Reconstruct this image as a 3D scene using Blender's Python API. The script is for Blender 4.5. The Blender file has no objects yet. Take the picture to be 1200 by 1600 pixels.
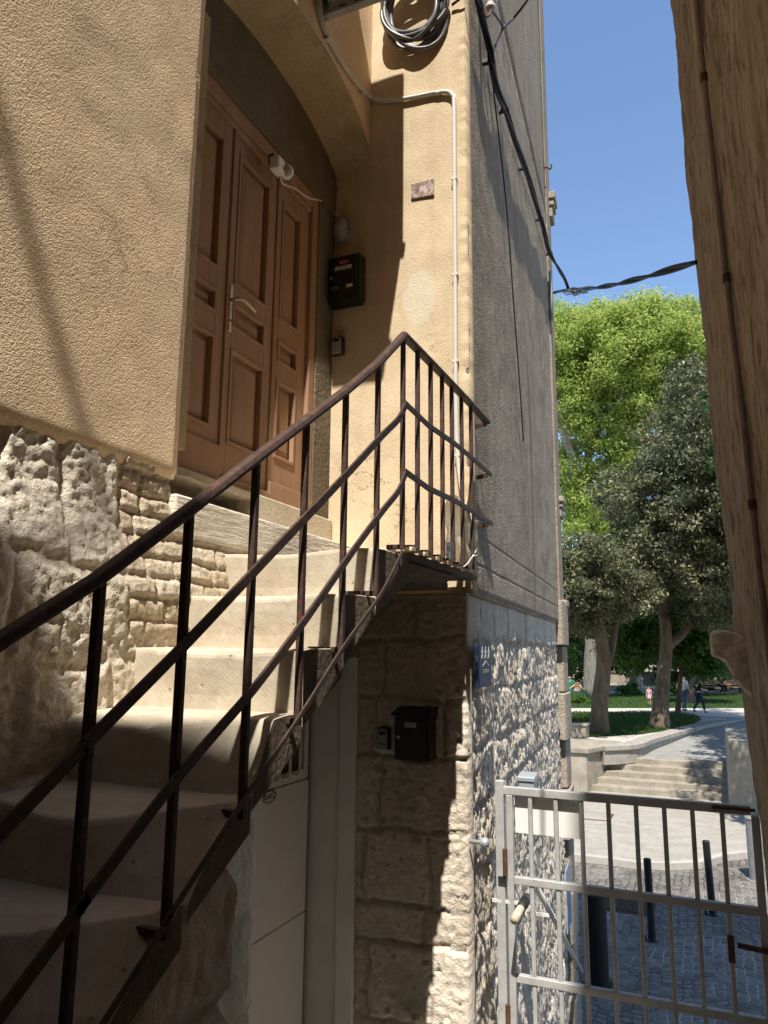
import bpy, bmesh, math, random
import numpy as np
from mathutils import Vector, Matrix, noise
random.seed(7); RNG = np.random.default_rng(11)
SC = bpy.context.scene; COL = SC.collection
R = math.radians

# ------------------------------------------------------------------ camera model (eye at the origin, Y along the alley, X right)
F, CX, CY = 1160.0, 600.0, 800.0
PITCH, ROLL = math.atan(216/1160), R(0.56)
YAW = math.atan(505/math.hypot(1160, 218))
_h = Vector((-math.sin(YAW), math.cos(YAW), 0)); _r = Vector((math.cos(YAW), math.sin(YAW), 0)); _z = Vector((0, 0, 1))
FW = _h*math.cos(PITCH)+_z*math.sin(PITCH); _u = -_h*math.sin(PITCH)+_z*math.cos(PITCH)
UP = _u*math.cos(ROLL)-_r*math.sin(ROLL); RT = _r*math.cos(ROLL)+_u*math.sin(ROLL)
def ray(x, y): return FW+RT*((x-CX)/F)-UP*((y-CY)/F)
def onX(x, y, X): d = ray(x, y); return d*(X/d.x)
def onY(x, y, Y): d = ray(x, y); return d*(Y/d.y)
def onZ(x, y, Z): d = ray(x, y); return d*(Z/d.z)
def at_d(x, y, D): return ray(x, y)*D          # D = depth along the optical axis
def on_plane(x, y, P, N): d = ray(x, y); return d*(Vector(P).dot(N)/d.dot(N))

# ------------------------------------------------------------------ object helpers
def wpos(o):
    p = Vector((0, 0, 0))
    while o is not None: p += Vector(o.location); o = o.parent
    return p
def thing(name, label, cat, loc=(0, 0, 0), group=None):
    o = bpy.data.objects.new(name, None); COL.objects.link(o); o.location = loc
    o['label'] = label; o['category'] = cat
    if group: o['group'] = group
    o.empty_display_size = .1
    return o
def link_mesh(name, me, mat, parent=None, base=None, smooth=False):
    """me is in world coordinates; moved to the parent's (or the given) origin"""
    off = wpos(parent) if parent is not None else (Vector(base) if base is not None else Vector((0, 0, 0)))
    if off.length > 0: me.transform(Matrix.Translation(-off))
    if mat is not None:
        for m in (mat if isinstance(mat, (list, tuple)) else [mat]): me.materials.append(m)
    if smooth: me.polygons.foreach_set('use_smooth', [True]*len(me.polygons))
    o = bpy.data.objects.new(name, me); COL.objects.link(o)
    if parent is not None: o.parent = parent
    else: o.location = off
    return o
def obj(name, bm, mat, parent=None, bevel=0, seg=2, smooth=False, base=None):
    bmesh.ops.recalc_face_normals(bm, faces=bm.faces[:])
    me = bpy.data.meshes.new(name); bm.to_mesh(me); bm.free()
    o = link_mesh(name, me, mat, parent, base, smooth)
    if bevel:
        b = o.modifiers.new('bevel', 'BEVEL'); b.width = bevel; b.segments = seg; b.limit_method = 'ANGLE'; b.angle_limit = R(35)
        me.polygons.foreach_set('use_smooth', [True]*len(me.polygons))
        w = o.modifiers.new('wn', 'WEIGHTED_NORMAL'); w.keep_sharp = True
    return o
def tag(o, label, cat, group=None):
    o['label'] = label; o['category'] = cat
    if group: o['group'] = group
    return o
def struct(o): o['kind'] = 'structure'; return o
def stuff(o): o['kind'] = 'stuff'; return o
def BM(): return bmesh.new()
def box(bm, x0, x1, y0, y1, z0, z1):
    v = [bm.verts.new(p) for p in ((x0,y0,z0),(x1,y0,z0),(x1,y1,z0),(x0,y1,z0),(x0,y0,z1),(x1,y0,z1),(x1,y1,z1),(x0,y1,z1))]
    for f in ((0,3,2,1),(4,5,6,7),(0,1,5,4),(1,2,6,5),(2,3,7,6),(3,0,4,7)): bm.faces.new([v[i] for i in f])
    return bm
def bx(*a): return box(BM(), *a)
def prism(bm, pts, ext):
    """pts: planar polygon (Vectors), extruded by the vector ext"""
    a = [bm.verts.new(p) for p in pts]; b = [bm.verts.new(Vector(p)+Vector(ext)) for p in pts]; n = len(pts)
    bm.faces.new(a); bm.faces.new(b[::-1])
    for i in range(n): bm.faces.new((a[i], b[i], b[(i+1) % n], a[(i+1) % n]))
    return bm
def bar(bm, p0, p1, w, d, side=None):
    """rectangular bar from p0 to p1; w across 'side', d across the third axis"""
    p0, p1 = Vector(p0), Vector(p1); t = (p1-p0).normalized()
    s = Vector(side) if side is not None else (Vector((0, 0, 1)) if abs(t.z) < .9 else Vector((1, 0, 0)))
    s = (s-t*s.dot(t)).normalized(); n = t.cross(s)
    c = [s*(w/2)+n*(d/2), s*(w/2)-n*(d/2), -s*(w/2)-n*(d/2), -s*(w/2)+n*(d/2)]
    a = [bm.verts.new(p0+q) for q in c]; b = [bm.verts.new(p1+q) for q in c]
    bm.faces.new(a[::-1]); bm.faces.new(b)
    for i in range(4): bm.faces.new((a[i], a[(i+1) % 4], b[(i+1) % 4], b[i]))
    return bm
def sweep(bm, pts, prof, ref=(0, 0, 1), cap=True, closed=False):
    """profile prof [(a,b)] swept along pts; a along the side vector, b along the 'up' vector"""
    pts = [Vector(p) for p in pts]; n = len(pts); rings = []; prev = None
    for i, p in enumerate(pts):
        t = ((pts[(i+1) % n] if (closed or i < n-1) else p)-(pts[i-1] if (closed or i > 0) else p)).normalized()
        if prev is None:
            r = Vector(ref); s = t.cross(r)
            if s.length < 1e-4: s = t.cross(Vector((1, 0, 0)))
            s.normalize()
        else: s = (prev-t*prev.dot(t)).normalized()
        prev = s; u = s.cross(t)
        rings.append([bm.verts.new(p+s*a+u*b) for a, b in prof])
    m = len(prof)
    for i in range(n if closed else n-1):
        A, B = rings[i], rings[(i+1) % n]
        for k in range(m): bm.faces.new((A[k], A[(k+1) % m], B[(k+1) % m], B[k]))
    if cap and not closed:
        bm.faces.new(rings[0][::-1]); bm.faces.new(rings[-1])
    return bm
def circ(r, n=8): return [(r*math.cos(2*math.pi*i/n), r*math.sin(2*math.pi*i/n)) for i in range(n)]
def tube(bm, pts, r, n=8, **k): return sweep(bm, pts, circ(r, n), **k)
def spline(pts, per=6):
    pts = [Vector(p) for p in pts]; P = [pts[0]*2-pts[1]]+pts+[pts[-1]*2-pts[-2]]; out = []
    for i in range(1, len(P)-2):
        for k in range(per):
            t = k/per; a, b, c, d = P[i-1:i+3]
            out.append(.5*((2*b)+(c-a)*t+(2*a-5*b+4*c-d)*t*t+(3*b-a-3*c+d)*t*t*t))
    out.append(pts[-1]); return out
def lathe(bm, prof, c, axis=(0, 0, 1), n=24):
    """prof [(r, h)] revolved about axis through c"""
    ax = Vector(axis).normalized(); s = ax.orthogonal().normalized(); q = ax.cross(s); c = Vector(c); rings = []
    for r, h in prof: rings.append([bm.verts.new(c+ax*h+(s*math.cos(2*math.pi*i/n)+q*math.sin(2*math.pi*i/n))*max(r, 1e-4)) for i in range(n)])
    for A, B in zip(rings, rings[1:]):
        for i in range(n): bm.faces.new((A[i], A[(i+1) % n], B[(i+1) % n], B[i]))
    bm.faces.new(rings[0][::-1]); bm.faces.new(rings[-1]); return bm
def text_mesh(s, size, M, mat, name, parent, depth=.0006):
    c = bpy.data.curves.new('txt', 'FONT'); c.body = s; c.size = size; c.align_x = 'CENTER'; c.align_y = 'CENTER'; c.extrude = depth
    o = bpy.data.objects.new('txt', c); COL.objects.link(o)
    me = bpy.data.meshes.new_from_object(o.evaluated_get(bpy.context.evaluated_depsgraph_get()))
    bpy.data.objects.remove(o); me.transform(M)
    return link_mesh(name, me, mat, parent)
def frame_at(p, u, v):
    """matrix: text x along u, y along v, at p"""
    u = Vector(u).normalized(); v = Vector(v).normalized(); n = u.cross(v)
    return Matrix(((u.x, v.x, n.x, p[0]), (u.y, v.y, n.y, p[1]), (u.z, v.z, n.z, p[2]), (0, 0, 0, 1)))

def sstep(a, b, x):
    t = min(1.0, max(0.0, (x-a)/(b-a))); return t*t*(3-2*t)
def N3(x, y, z=0.0): return noise.noise(Vector((x, y, z)))
def FB(x, y, z=0.0, o=4): return noise.fractal(Vector((x, y, z)), 1.0, 2.0, o)
def hash1(*a): return (math.sin(sum(k*v for k, v in zip((12.9898, 78.233, 37.719), a)))*43758.5453) % 1.0

class Blocks:
    """irregular courses of stones: rows of v boundaries, u boundaries per row, warped edges"""
    def __init__(s, vs, cols, warp=.012, edge=.03, joint=.008, wf=6.0):
        s.vs, s.cols, s.warp, s.edge, s.joint, s.wf = vs, cols, warp, edge, joint, wf
    def at(s, u, v):
        uu = u+s.warp*N3(u*s.wf, v*s.wf, 3.1)+.4*s.warp*N3(u*22, v*22, 8.); vv = v+s.warp*N3(u*s.wf, v*s.wf, 9.7)+.4*s.warp*N3(u*22, v*22, 5.)
        i = 0
        while i < len(s.vs)-2 and vv > s.vs[i+1]: i += 1
        c = s.cols[i]; j = 0
        while j < len(c)-2 and uu > c[j+1]: j += 1
        d = min(abs(vv-s.vs[i]), abs(s.vs[i+1]-vv), abs(uu-c[j]), abs(c[j+1]-uu))
        return sstep(0, s.edge, d), 1-sstep(s.joint*.4, s.joint*1.6, d), hash1(i+.31, j+.17, len(c)), i, j

def rand_cols(u0, u1, lo, hi, n, seed):
    r = random.Random(seed); out = []
    for k in range(n):
        c = [u0-r.random()*lo]
        while c[-1] < u1: c.append(c[-1]+r.uniform(lo, hi))
        out.append(c)
    return out

def relief(name, P0, U, V, Nn, u0, u1, v0, v1, du, dv, hf, mat, parent, skirt=.08, keep=None, posf=None):
    """a displaced wall sheet with skirts: hf(u,v) -> (height, tone, mortar)"""
    P0, U, V, Nn = Vector(P0), Vector(U), Vector(V), Vector(Nn)
    nu = max(1, int(round((u1-u0)/du))); nv = max(1, int(round((v1-v0)/dv)))
    co = np.zeros(((nu+1)*(nv+1), 3)); tone = np.zeros(len(co)); mort = np.zeros(len(co)); k = 0
    for j in range(nv+1):
        v = v0+(v1-v0)*j/nv
        for i in range(nu+1):
            u = u0+(u1-u0)*i/nu; h, t, m = hf(u, v)
            p = (posf(u, v) if posf else P0+U*u+V*v)+Nn*h; co[k] = p; tone[k] = t; mort[k] = m; k += 1
    faces = []
    flip = U.cross(V).dot(Nn) < 0
    for j in range(nv):
        for i in range(nu):
            if keep and not keep(u0+(u1-u0)*(i+.5)/nu, v0+(v1-v0)*(j+.5)/nv): continue
            a = j*(nu+1)+i; q = (a, a+1, a+nu+2, a+nu+1); faces.append(q[::-1] if flip else q)
    ring = [i for i in range(nu+1)]+[j*(nu+1)+nu for j in range(1, nv+1)]+[nv*(nu+1)+i for i in range(nu-1, -1, -1)]+[j*(nu+1) for j in range(nv-1, 0, -1)]
    if skirt:
        base = len(co); nvec = np.array(Nn)
        back = []
        for q in ring:
            i, j = q % (nu+1), q//(nu+1)
            uu, vv = u0+(u1-u0)*i/nu, v0+(v1-v0)*j/nv; p = (posf(uu, vv) if posf else P0+U*uu+V*vv)-Nn*skirt; back.append(tuple(p))
        co = np.vstack([co, np.array(back)]); tone = np.concatenate([tone, tone[ring]]); mort = np.concatenate([mort, mort[ring]])
        n = len(ring)
        for k in range(n):
            q = (ring[k], base+k, base+(k+1) % n, ring[(k+1) % n]); faces.append(q[::-1] if flip else q)
    me = bpy.data.meshes.new(name); me.from_pydata(co.tolist(), [], faces)
    for an, arr in (('tone', tone), ('mort', mort)):
        at = me.attributes.new(an, 'FLOAT', 'POINT'); at.data.foreach_set('value', arr.astype(np.float32))
    me.update()
    return link_mesh(name, me, mat, parent, smooth=True)

# ------------------------------------------------------------------ materials
def lin(c): return tuple(c)+(1.0,)
class NT:
    def __init__(s, name):
        m = bpy.data.materials.new(name); m.use_nodes = True; s.m = m; s.t = m.node_tree; s.t.nodes.clear()
        s.out = s.n('ShaderNodeOutputMaterial'); s.b = s.n('ShaderNodeBsdfPrincipled'); s.l(s.b.outputs[0], s.out.inputs[0])
        s.co = s.n('ShaderNodeTexCoord').outputs['Object']
    def n(s, t, **k):
        x = s.t.nodes.new(t)
        for a, v in k.items(): setattr(x, a, v)
        return x
    def l(s, a, b): s.t.links.new(a, b)
    def mapped(s, sc):
        m = s.n('ShaderNodeMapping'); s.l(s.co, m.inputs[0]); m.inputs['Scale'].default_value = sc; return m.outputs[0]
    def noise(s, scale, detail=4, rough=.6, vec=None, dist=0.0):
        x = s.n('ShaderNodeTexNoise'); s.l(vec or s.co, x.inputs['Vector'])
        x.inputs['Scale'].default_value = scale; x.inputs['Detail'].default_value = detail; x.inputs['Roughness'].default_value = rough
        x.inputs['Distortion'].default_value = dist; return x.outputs['Fac']
    def voro(s, scale, vec=None, feature='F1', out='Distance', rnd=1.0):
        x = s.n('ShaderNodeTexVoronoi', feature=feature); s.l(vec or s.co, x.inputs['Vector']); x.inputs['Scale'].default_value = scale
        x.inputs['Randomness'].default_value = rnd; return x.outputs[out]
    def ramp(s, fac, stops, interp='LINEAR'):
        x = s.n('ShaderNodeValToRGB'); s.l(fac, x.inputs[0]); e = x.color_ramp.elements; x.color_ramp.interpolation = interp
        while len(e) < len(stops): e.new(.5)
        for q, (p, c) in zip(e, stops): q.position = p; q.color = lin(c) if hasattr(c, '__len__') else (c, c, c, 1)
        return x.outputs[0]
    def mix(s, fac, a, b, mode='MIX'):
        x = s.n('ShaderNodeMix', data_type='RGBA', blend_type=mode)
        for i, v in ((0, fac), (6, a), (7, b)):
            if hasattr(v, 'is_output'): s.l(v, x.inputs[i])
            else: x.inputs[i].default_value = v if i == 0 else (lin(v) if hasattr(v, '__len__') else (v, v, v, 1))
        return x.outputs[2]
    def math(s, op, a, b=0.0, c=None, clamp=False):
        x = s.n('ShaderNodeMath', operation=op, use_clamp=clamp)
        for i, v in enumerate((a, b) if c is None else (a, b, c)):
            if hasattr(v, 'is_output'): s.l(v, x.inputs[i])
            else: x.inputs[i].default_value = v
        return x.outputs[0]
    def attr(s, name):
        x = s.n('ShaderNodeAttribute'); x.attribute_name = name; return x.outputs['Fac']
    def bump(s, hts):
        """hts: [(socket, distance in metres)] added up"""
        tot = None
        for h, d in hts:
            v = s.math('MULTIPLY', h, d); tot = v if tot is None else s.math('ADD', tot, v)
        x = s.n('ShaderNodeBump'); s.l(tot, x.inputs['Height']); x.inputs['Strength'].default_value = 1; x.inputs['Distance'].default_value = 1
        s.l(x.outputs[0], s.b.inputs['Normal'])
    def done(s, col, rough=.9, spec=.3, metal=0.0):
        for k, v in (('Base Color', col), ('Roughness', rough), ('Metallic', metal), ('Specular IOR Level', spec)):
            i = s.b.inputs[k]
            if hasattr(v, 'is_output'): s.l(v, i)
            else: i.default_value = lin(v) if hasattr(v, '__len__') else v
        return s.m

def stucco(name, c1, c2, c3, grain=.006, gs=70, stain=None, vstreak=0.0, bstr=1.0, cracks=False, patch=None, speck=False):
    t = NT(name)
    big = t.noise(1.3, 5, .65); mid = t.noise(7, 4, .6); fine = t.noise(gs, 3, .6)
    col = t.ramp(big, [(.3, c1), (.5, c2), (.72, c3)])
    col = t.mix(.35, col, t.ramp(mid, [(.3, [x*.72 for x in c2]), (.7, [min(1, x*1.15) for x in c2])]))
    if vstreak:
        vs = t.noise(1.0, 4, .6, t.mapped((9, 9, .45)))
        col = t.mix(t.math('MULTIPLY', t.ramp(vs, [(.45, 0), (.7, 1)]), vstreak), col, [x*.6 for x in c2])
    if stain:
        col = t.mix(t.ramp(t.noise(2.2, 5, .7, dist=.6), [(.55, 0), (.75, 1)]), col, stain)
    if cracks:
        ck = t.math('ABSOLUTE', t.math('SUBTRACT', t.noise(1.9, 6, .62, dist=.4), .5)); msk = t.ramp(t.noise(1.1, 3), [(.50, 0), (.58, 1)])
        col = t.mix(t.math('MULTIPLY', t.ramp(ck, [(.0015, .75), (.005, 0)]), msk), col, [x*.35 for x in c1])
        col = t.mix(t.ramp(t.voro(9, rnd=1.0), [(.02, .8), (.05, 0)]), col, [x*.45 for x in c1])
    if patch:
        d = t.n('ShaderNodeVectorMath', operation='DISTANCE'); mp = t.n('ShaderNodeMapping'); t.l(t.co, mp.inputs[0]); mp.inputs['Scale'].default_value = (1, 1, .62); t.l(mp.outputs[0], d.inputs[0]); d.inputs[1].default_value = (patch[0], patch[1], patch[2]*.62)
        col = t.mix(t.ramp(t.math('ADD', d.outputs['Value'], t.math('MULTIPLY', t.noise(9, 4), .07)), [(.125, .85), (.14, 0)]), col, (.68, .61, .47))
    if speck: col = t.mix(.55, col, t.ramp(t.noise(210, 3, .75), [(.36, .35), (.5, 1.0), (.66, 1.45)]), 'MULTIPLY')
    gr = t.voro(gs*1.4, feature='SMOOTH_F1'); gr2 = t.noise(gs*.5, 4, .65)
    col = t.mix(.5, col, t.ramp(gr, [(.05, 1.12), (.6, .72)]), 'MULTIPLY')
    t.bump([(gr, -grain*bstr), (gr2, grain*1.8*bstr), (mid, grain*1.6)])
    return t.done(col, .95, .15)

def stone(name, c1, c2, c3, mortar, fine=.004, fs=90, pits=0.0, vstretch=None, tone=.5):
    """for relief sheets carrying the attributes tone (per stone) and mort"""
    t = NT(name); n1 = t.noise(4, 5, .65); n2 = t.noise(22, 5, .65)
    col = t.ramp(n1, [(.3, c1), (.52, c2), (.72, c3)])
    tn = t.attr('tone')
    col = t.mix(tone, col, t.ramp(tn, [(0, (c1[0]*.78, c1[1]*.66, c1[2]*.55)), (.5, c2), (1, [min(1, x*1.15) for x in c3])]))
    col = t.mix(.45, col, t.ramp(n2, [(.3, .62), (.7, 1.22)]), 'MULTIPLY')
    col = t.mix(t.attr('mort'), col, mortar)
    vec = t.mapped(vstretch) if vstretch else None
    f1 = t.noise(fs, 5, .7, vec); f2 = t.voro(fs*.45, vec)
    t.bump([(f1, fine*2.5), (f2, fine*1.2), (n2, fine*3)])
    return t.done(col, .95, .15)

def tooled(name, c1, c2, c3, sc=(1, 1, 1), ws=140, amp=.0025, diag=True):
    """dressed stone with chisel lines"""
    t = NT(name); n1 = t.noise(3.5, 5, .65); n2 = t.noise(26, 5, .7)
    col = t.ramp(n1, [(.3, c1), (.5, c2), (.7, c3)])
    col = t.mix(.5, col, t.ramp(n2, [(.28, .66), (.7, 1.18)]), 'MULTIPLY')
    col = t.mix(t.ramp(t.voro(16), [(.03, 1), (.10, 0)]), col, [x*.5 for x in c1])
    m = t.n('ShaderNodeMapping', vector_type='TEXTURE'); t.l(t.co, m.inputs[0]); m.inputs['Rotation'].default_value = (0, R(-40) if diag else 0, 0); m.inputs['Scale'].default_value = (1, 1, 4.5) if diag else (7, 7, 1)
    l = t.noise(ws, 3, .55, m.outputs[0], .2); md = t.noise(60, 5, .7)
    col = t.mix(.10, col, t.ramp(l, [(.3, .75), (.7, 1.2)]), 'MULTIPLY')
    col = t.mix(t.ramp(t.noise(1.7, 5, .7, dist=.5), [(.55, 0), (.72, .45)]), col, (c1[0]*.85, c1[1]*.74, c1[2]*.58))
    t.bump([(l, amp*1.8), (md, amp*.9), (n1, amp*1.2)])
    return t.done(col, .92, .15)

def simple(name, c, rough=.6, metal=0.0, spec=.4, var=.25, vs=12, bump=.0006, bs=80, rust=None, rust_amt=.5):
    t = NT(name); n = t.noise(vs, 5, .65); f = t.noise(bs, 4, .6)
    col = t.ramp(n, [(.25, [x*(1-var) for x in c]), (.75, [min(1, x*(1+var)) for x in c])])
    r = rough
    if rust:
        k = t.ramp(t.noise(vs*1.7, 6, .72), [(1-rust_amt-.08, 0), (1-rust_amt+.08, 1)])
        col = t.mix(k, col, t.mix(f, rust, [x*.45 for x in rust]))
    t.bump([(f, bump), (n, bump*1.5)])
    return t.done(col, r, spec, metal)

MAT = {}
MAT['stucco_left'] = stucco('warm_stucco', (.82, .60, .385), (.92, .695, .46), (.94, .745, .52), .0020, 165, stain=(.72, .52, .34), cracks=True)
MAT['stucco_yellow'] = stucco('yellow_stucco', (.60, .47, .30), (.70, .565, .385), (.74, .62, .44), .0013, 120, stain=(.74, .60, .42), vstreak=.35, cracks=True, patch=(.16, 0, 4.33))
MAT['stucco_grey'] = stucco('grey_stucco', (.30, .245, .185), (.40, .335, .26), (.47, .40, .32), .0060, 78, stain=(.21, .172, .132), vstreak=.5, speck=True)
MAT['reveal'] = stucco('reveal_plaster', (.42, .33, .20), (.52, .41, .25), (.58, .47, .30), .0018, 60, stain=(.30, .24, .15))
MAT['plaster_dark'] = stucco('dark_plaster', (.13, .105, .07), (.19, .155, .105), (.27, .225, .16), .003, 40, stain=(.13, .11, .08))  # dark plaster for lintel, tympanum, right jamb and inner walls
MAT['rubble'] = stone('rubble_stone', (.58, .50, .385), (.76, .68, .545), (.85, .78, .66), (.58, .485, .365), .004, 70)
MAT['ashlar'] = stone('dark_ashlar', (.54, .465, .375), (.70, .615, .505), (.80, .72, .61), (.50, .43, .34), .004, 60)
MAT['hammered'] = stone('hammered_stone', (.54, .47, .385), (.69, .61, .515), (.79, .71, .605), (.30, .255, .21), .0085, 75, vstretch=(1, 1, .3))
MAT['step'] = tooled('step_stone', (.40, .345, .265), (.52, .455, .355), (.60, .535, .435), ws=240, amp=.0010)
MAT['sill'] = tooled('sill_stone', (.56, .50, .40), (.68, .62, .52), (.76, .70, .60), ws=60, amp=.005, diag=False)
MAT['weathered'] = tooled('dark_stone', (.10, .078, .056), (.17, .135, .10), (.25, .205, .155), ws=70)  # darker stone for step ends, undersides and landing slab
MAT['plain_stone'] = tooled('plain_stone', (.42, .36, .27), (.54, .47, .36), (.62, .55, .44), ws=90)
MAT['brown_wall'] = None
MAT['rail'] = simple('rusty_rail', (.060, .038, .032), .6, .0, .25, .4, 30, .0009, 160, rust=(.18, .085, .05), rust_amt=.40)
MAT['white_plaster'] = simple('white_plaster', (.85, .83, .79), .8, 0, .3, .10, 5, .0012, 50)
MAT['white_door'] = simple('white_door_paint', (.88, .87, .85), .4, 0, .5, .05, 3, .0002, 40)
MAT['gate'] = simple('gate_paint', (.42, .42, .41), .5, .15, .4, .2, 14, .0009, 110, rust=(.22, .12, .07), rust_amt=.30)
MAT['zinc'] = simple('zinc_grey', (.42, .46, .48), .45, .4, .5, .08, 8)
MAT['black_steel'] = simple('black_steel', (.012, .012, .014), .45, 0, .5, .3, 10)
MAT['mailbox_green'] = simple('mailbox_enamel', (.006, .012, .012), .22, 0, .6, .2, 6, .0001)
MAT['mailbox_brown'] = simple('mailbox_brown', (.016, .011, .009), .4, 0, .5, .2, 6, .0002)
MAT['paper'] = simple('paper_label', (.70, .64, .58), .6, 0, .3, .08, 40, .0001)
MAT['paper_pink'] = simple('red_label', (.42, .12, .10), .6, 0, .3, .1, 40, .0001)
MAT['ink'] = simple('ink', (.02, .02, .022), .6, 0, .3, .1)
MAT['white_plastic'] = simple('white_plastic', (.78, .77, .74), .4, 0, .5, .04, 5, .0001)
MAT['grey_plastic'] = simple('grey_plastic', (.34, .32, .30), .45, 0, .5, .1, 9, .0003)
MAT['black_plastic'] = simple('black_plastic', (.014, .014, .015), .4, 0, .5, .2, 9, .0002)
MAT['conduit'] = simple('conduit', (.62, .60, .56), .5, 0, .4, .08, 8, .0002)
MAT['coil'] = simple('grey_cable', (.13, .13, .14), .38, 0, .5, .18, 14, .0003)
MAT['cable'] = simple('black_cable', (.014, .013, .013), .5, 0, .4, .3, 14, .0003)
MAT['brass'] = simple('brass', (.46, .36, .22), .45, .7, .5, .15, 20, .0002)
MAT['steel'] = simple('steel', (.55, .55, .55), .3, .9, .5, .1, 20, .0002)
MAT['porcelain'] = simple('porcelain', (.62, .60, .55), .25, 0, .6, .06, 20, .0002)
MAT['rust'] = simple('rust_iron', (.10, .05, .03), .8, .1, .3, .5, 40, .001, 140)
MAT['blue_sign'] = simple('blue_sign', (.006, .016, .075), .5, 0, .2, .3, 8, .00005)
MAT['blue'] = simple('blue_print', (.03, .13, .52), .4, 0, .4, .2, 60, .0001)
MAT['wood_cover'] = simple('landing_slat', (.62, .50, .36), .8, 0, .2, .25, 20, .0015, 60)

def wood_mat():
    t = NT('brown_door_paint')
    g = t.noise(1.0, 6, .65, t.mapped((26, 26, 1.6)), .5); b = t.noise(3, 4, .6)
    col = t.ramp(g, [(.22, (.30, .175, .105)), (.55, (.37, .225, .14)), (.85, (.42, .265, .17))])
    col = t.mix(.4, col, t.ramp(b, [(.3, .75), (.7, 1.2)]), 'MULTIPLY')
    col = t.mix(t.ramp(t.noise(60, 4, .7), [(.68, 0), (.74, 1)]), col, (.10, .04, .02))
    t.bump([(g, .0012), (t.noise(140, 3), .0006)]); return t.done(col, .72, .18)
MAT['wood'] = wood_mat()
def brown_mat():
    t = NT('streaked_brown_render')
    g = t.noise(1.0, 8, .75, t.mapped((14, 14, 1.3)), .5); g2 = t.noise(4.5, 7, .75, t.mapped((6, 6, .9)), .6); b = t.noise(1.3, 5, .65); fl = t.noise(1, 6, .7, t.mapped((42, 42, 7)))
    col = t.ramp(g, [(.30, (.25, .198, .146)), (.44, (.45, .36, .27)), (.56, (.59, .48, .37)), (.72, (.76, .66, .53))])
    col = t.mix(t.ramp(b, [(.40, 0), (.62, .7)]), col, (.60, .47, .34))
    col = t.mix(t.ramp(g2, [(.50, 0), (.62, .85)]), col, (.22, .155, .10))
    col = t.mix(t.ramp(fl, [(.60, 0), (.68, .75)]), col, (.74, .64, .50))
    col = t.mix(t.ramp(fl, [(.30, .8), (.40, 0)]), col, (.14, .10, .07))
    t.bump([(g, .016), (g2, .012), (fl, .006), (t.noise(70, 4, .7), .004)]); return t.done(col, .95, .12)
MAT['brown_wall'] = brown_mat()
def marble_mat():
    t = NT('red_grey_marble'); n = t.noise(14, 6, .7, dist=1.4); v = t.voro(22)
    col = t.ramp(n, [(.35, (.16, .11, .10)), (.5, (.30, .22, .20)), (.56, (.62, .52, .46)), (.62, (.22, .14, .13))])
    col = t.mix(t.ramp(t.noise(7, 5, .7), [(.6, 0), (.66, 1)]), col, (.5, .14, .09))
    t.bump([(n, .0008)]); return t.done(col, .35, .4)
MAT['marble'] = marble_mat()
def glassy(name, c, alpha):
    t = NT(name); n = t.noise(9, 4, .6); t.bump([(n, .01)])
    t.b.inputs['Alpha'].default_value = alpha
    return t.done(t.ramp(n, [(.3, [x*.85 for x in c]), (.7, c)]), .25, .5)
MAT['film'] = glassy('plastic_film', (.72, .66, .52), .42)
MAT['lamp_glass'] = glassy('lamp_glass', (.62, .60, .55), .55)
def glass_dark():
    t = NT('dark_pane'); return t.done((.10, .045, .02), .12, .5)
MAT['dark_pane'] = glass_dark()

# ------------------------------------------------------------------ light, sky, camera
SUN_A, SUN_T = .25, 1.75
sd = Vector((-SUN_A, 1, -SUN_T)).normalized()
sun = bpy.data.lights.new('sun', 'SUN'); sun.energy = 4.3; sun.angle = R(.53); sun.color = (1, .94, .85)
so = bpy.data.objects.new('sun', sun); COL.objects.link(so); so.rotation_mode = 'QUATERNION'; so.rotation_quaternion = sd.to_track_quat('-Z', 'Y'); so.location = (0, -8, 14)
w = bpy.data.worlds.new('World'); SC.world = w; w.use_nodes = True; wt = w.node_tree
sky = wt.nodes.new('ShaderNodeTexSky'); sky.sky_type = 'NISHITA'; sky.sun_disc = False
sky.sun_elevation = math.asin(-sd.z); sky.sun_rotation = math.atan2(-sd.x, -sd.y)
sky.air_density = 1.05; sky.dust_density = .05; sky.ozone_density = 3.2
bg = wt.nodes['Background']; wt.links.new(sky.outputs[0], bg.inputs[0]); bg.inputs[1].default_value = .122
SC.view_settings.view_transform = 'Standard'; SC.view_settings.look = 'None'; SC.view_settings.exposure = .95; SC.view_settings.gamma = 1
cam = bpy.data.cameras.new('camera'); co = bpy.data.objects.new('camera', cam); COL.objects.link(co)
cam.sensor_fit = 'VERTICAL'; cam.sensor_height = 24; cam.lens = F/1600*24; cam.clip_start = .02; cam.clip_end = 900
co.matrix_world = Matrix(((RT.x, UP.x, -FW.x, 0), (RT.y, UP.y, -FW.y, 0), (RT.z, UP.z, -FW.z, 0), (0, 0, 0, 1)))
SC.camera = co
SC.cycles.max_bounces = 6; SC.cycles.diffuse_bounces = 4; SC.cycles.transparent_max_bounces = 12

def join(objs, name):
    a = objs[0]
    with bpy.context.temp_override(active_object=a, object=a, selected_objects=objs, selected_editable_objects=objs): bpy.ops.object.join()
    a.name = name; return a
X_, Y_, Z_ = Vector((1, 0, 0)), Vector((0, 1, 0)), Vector((0, 0, 1))
DW, RX, YW = -1.65, -1.90, 3.60            # door wall, recessed door plane, yellow wall plane
GD = Vector((-math.sin(R(4)), math.cos(R(4)), 0)); GN = Vector((math.cos(R(4)), math.sin(R(4)), 0)); G0 = Vector((-1.06, YW, 0))
def G(u, z, n=0): return G0+GD*u+GN*n+Z_*z
def onG(x, y, n=0): return on_plane(x, y, G0+GN*n, GN)

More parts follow.
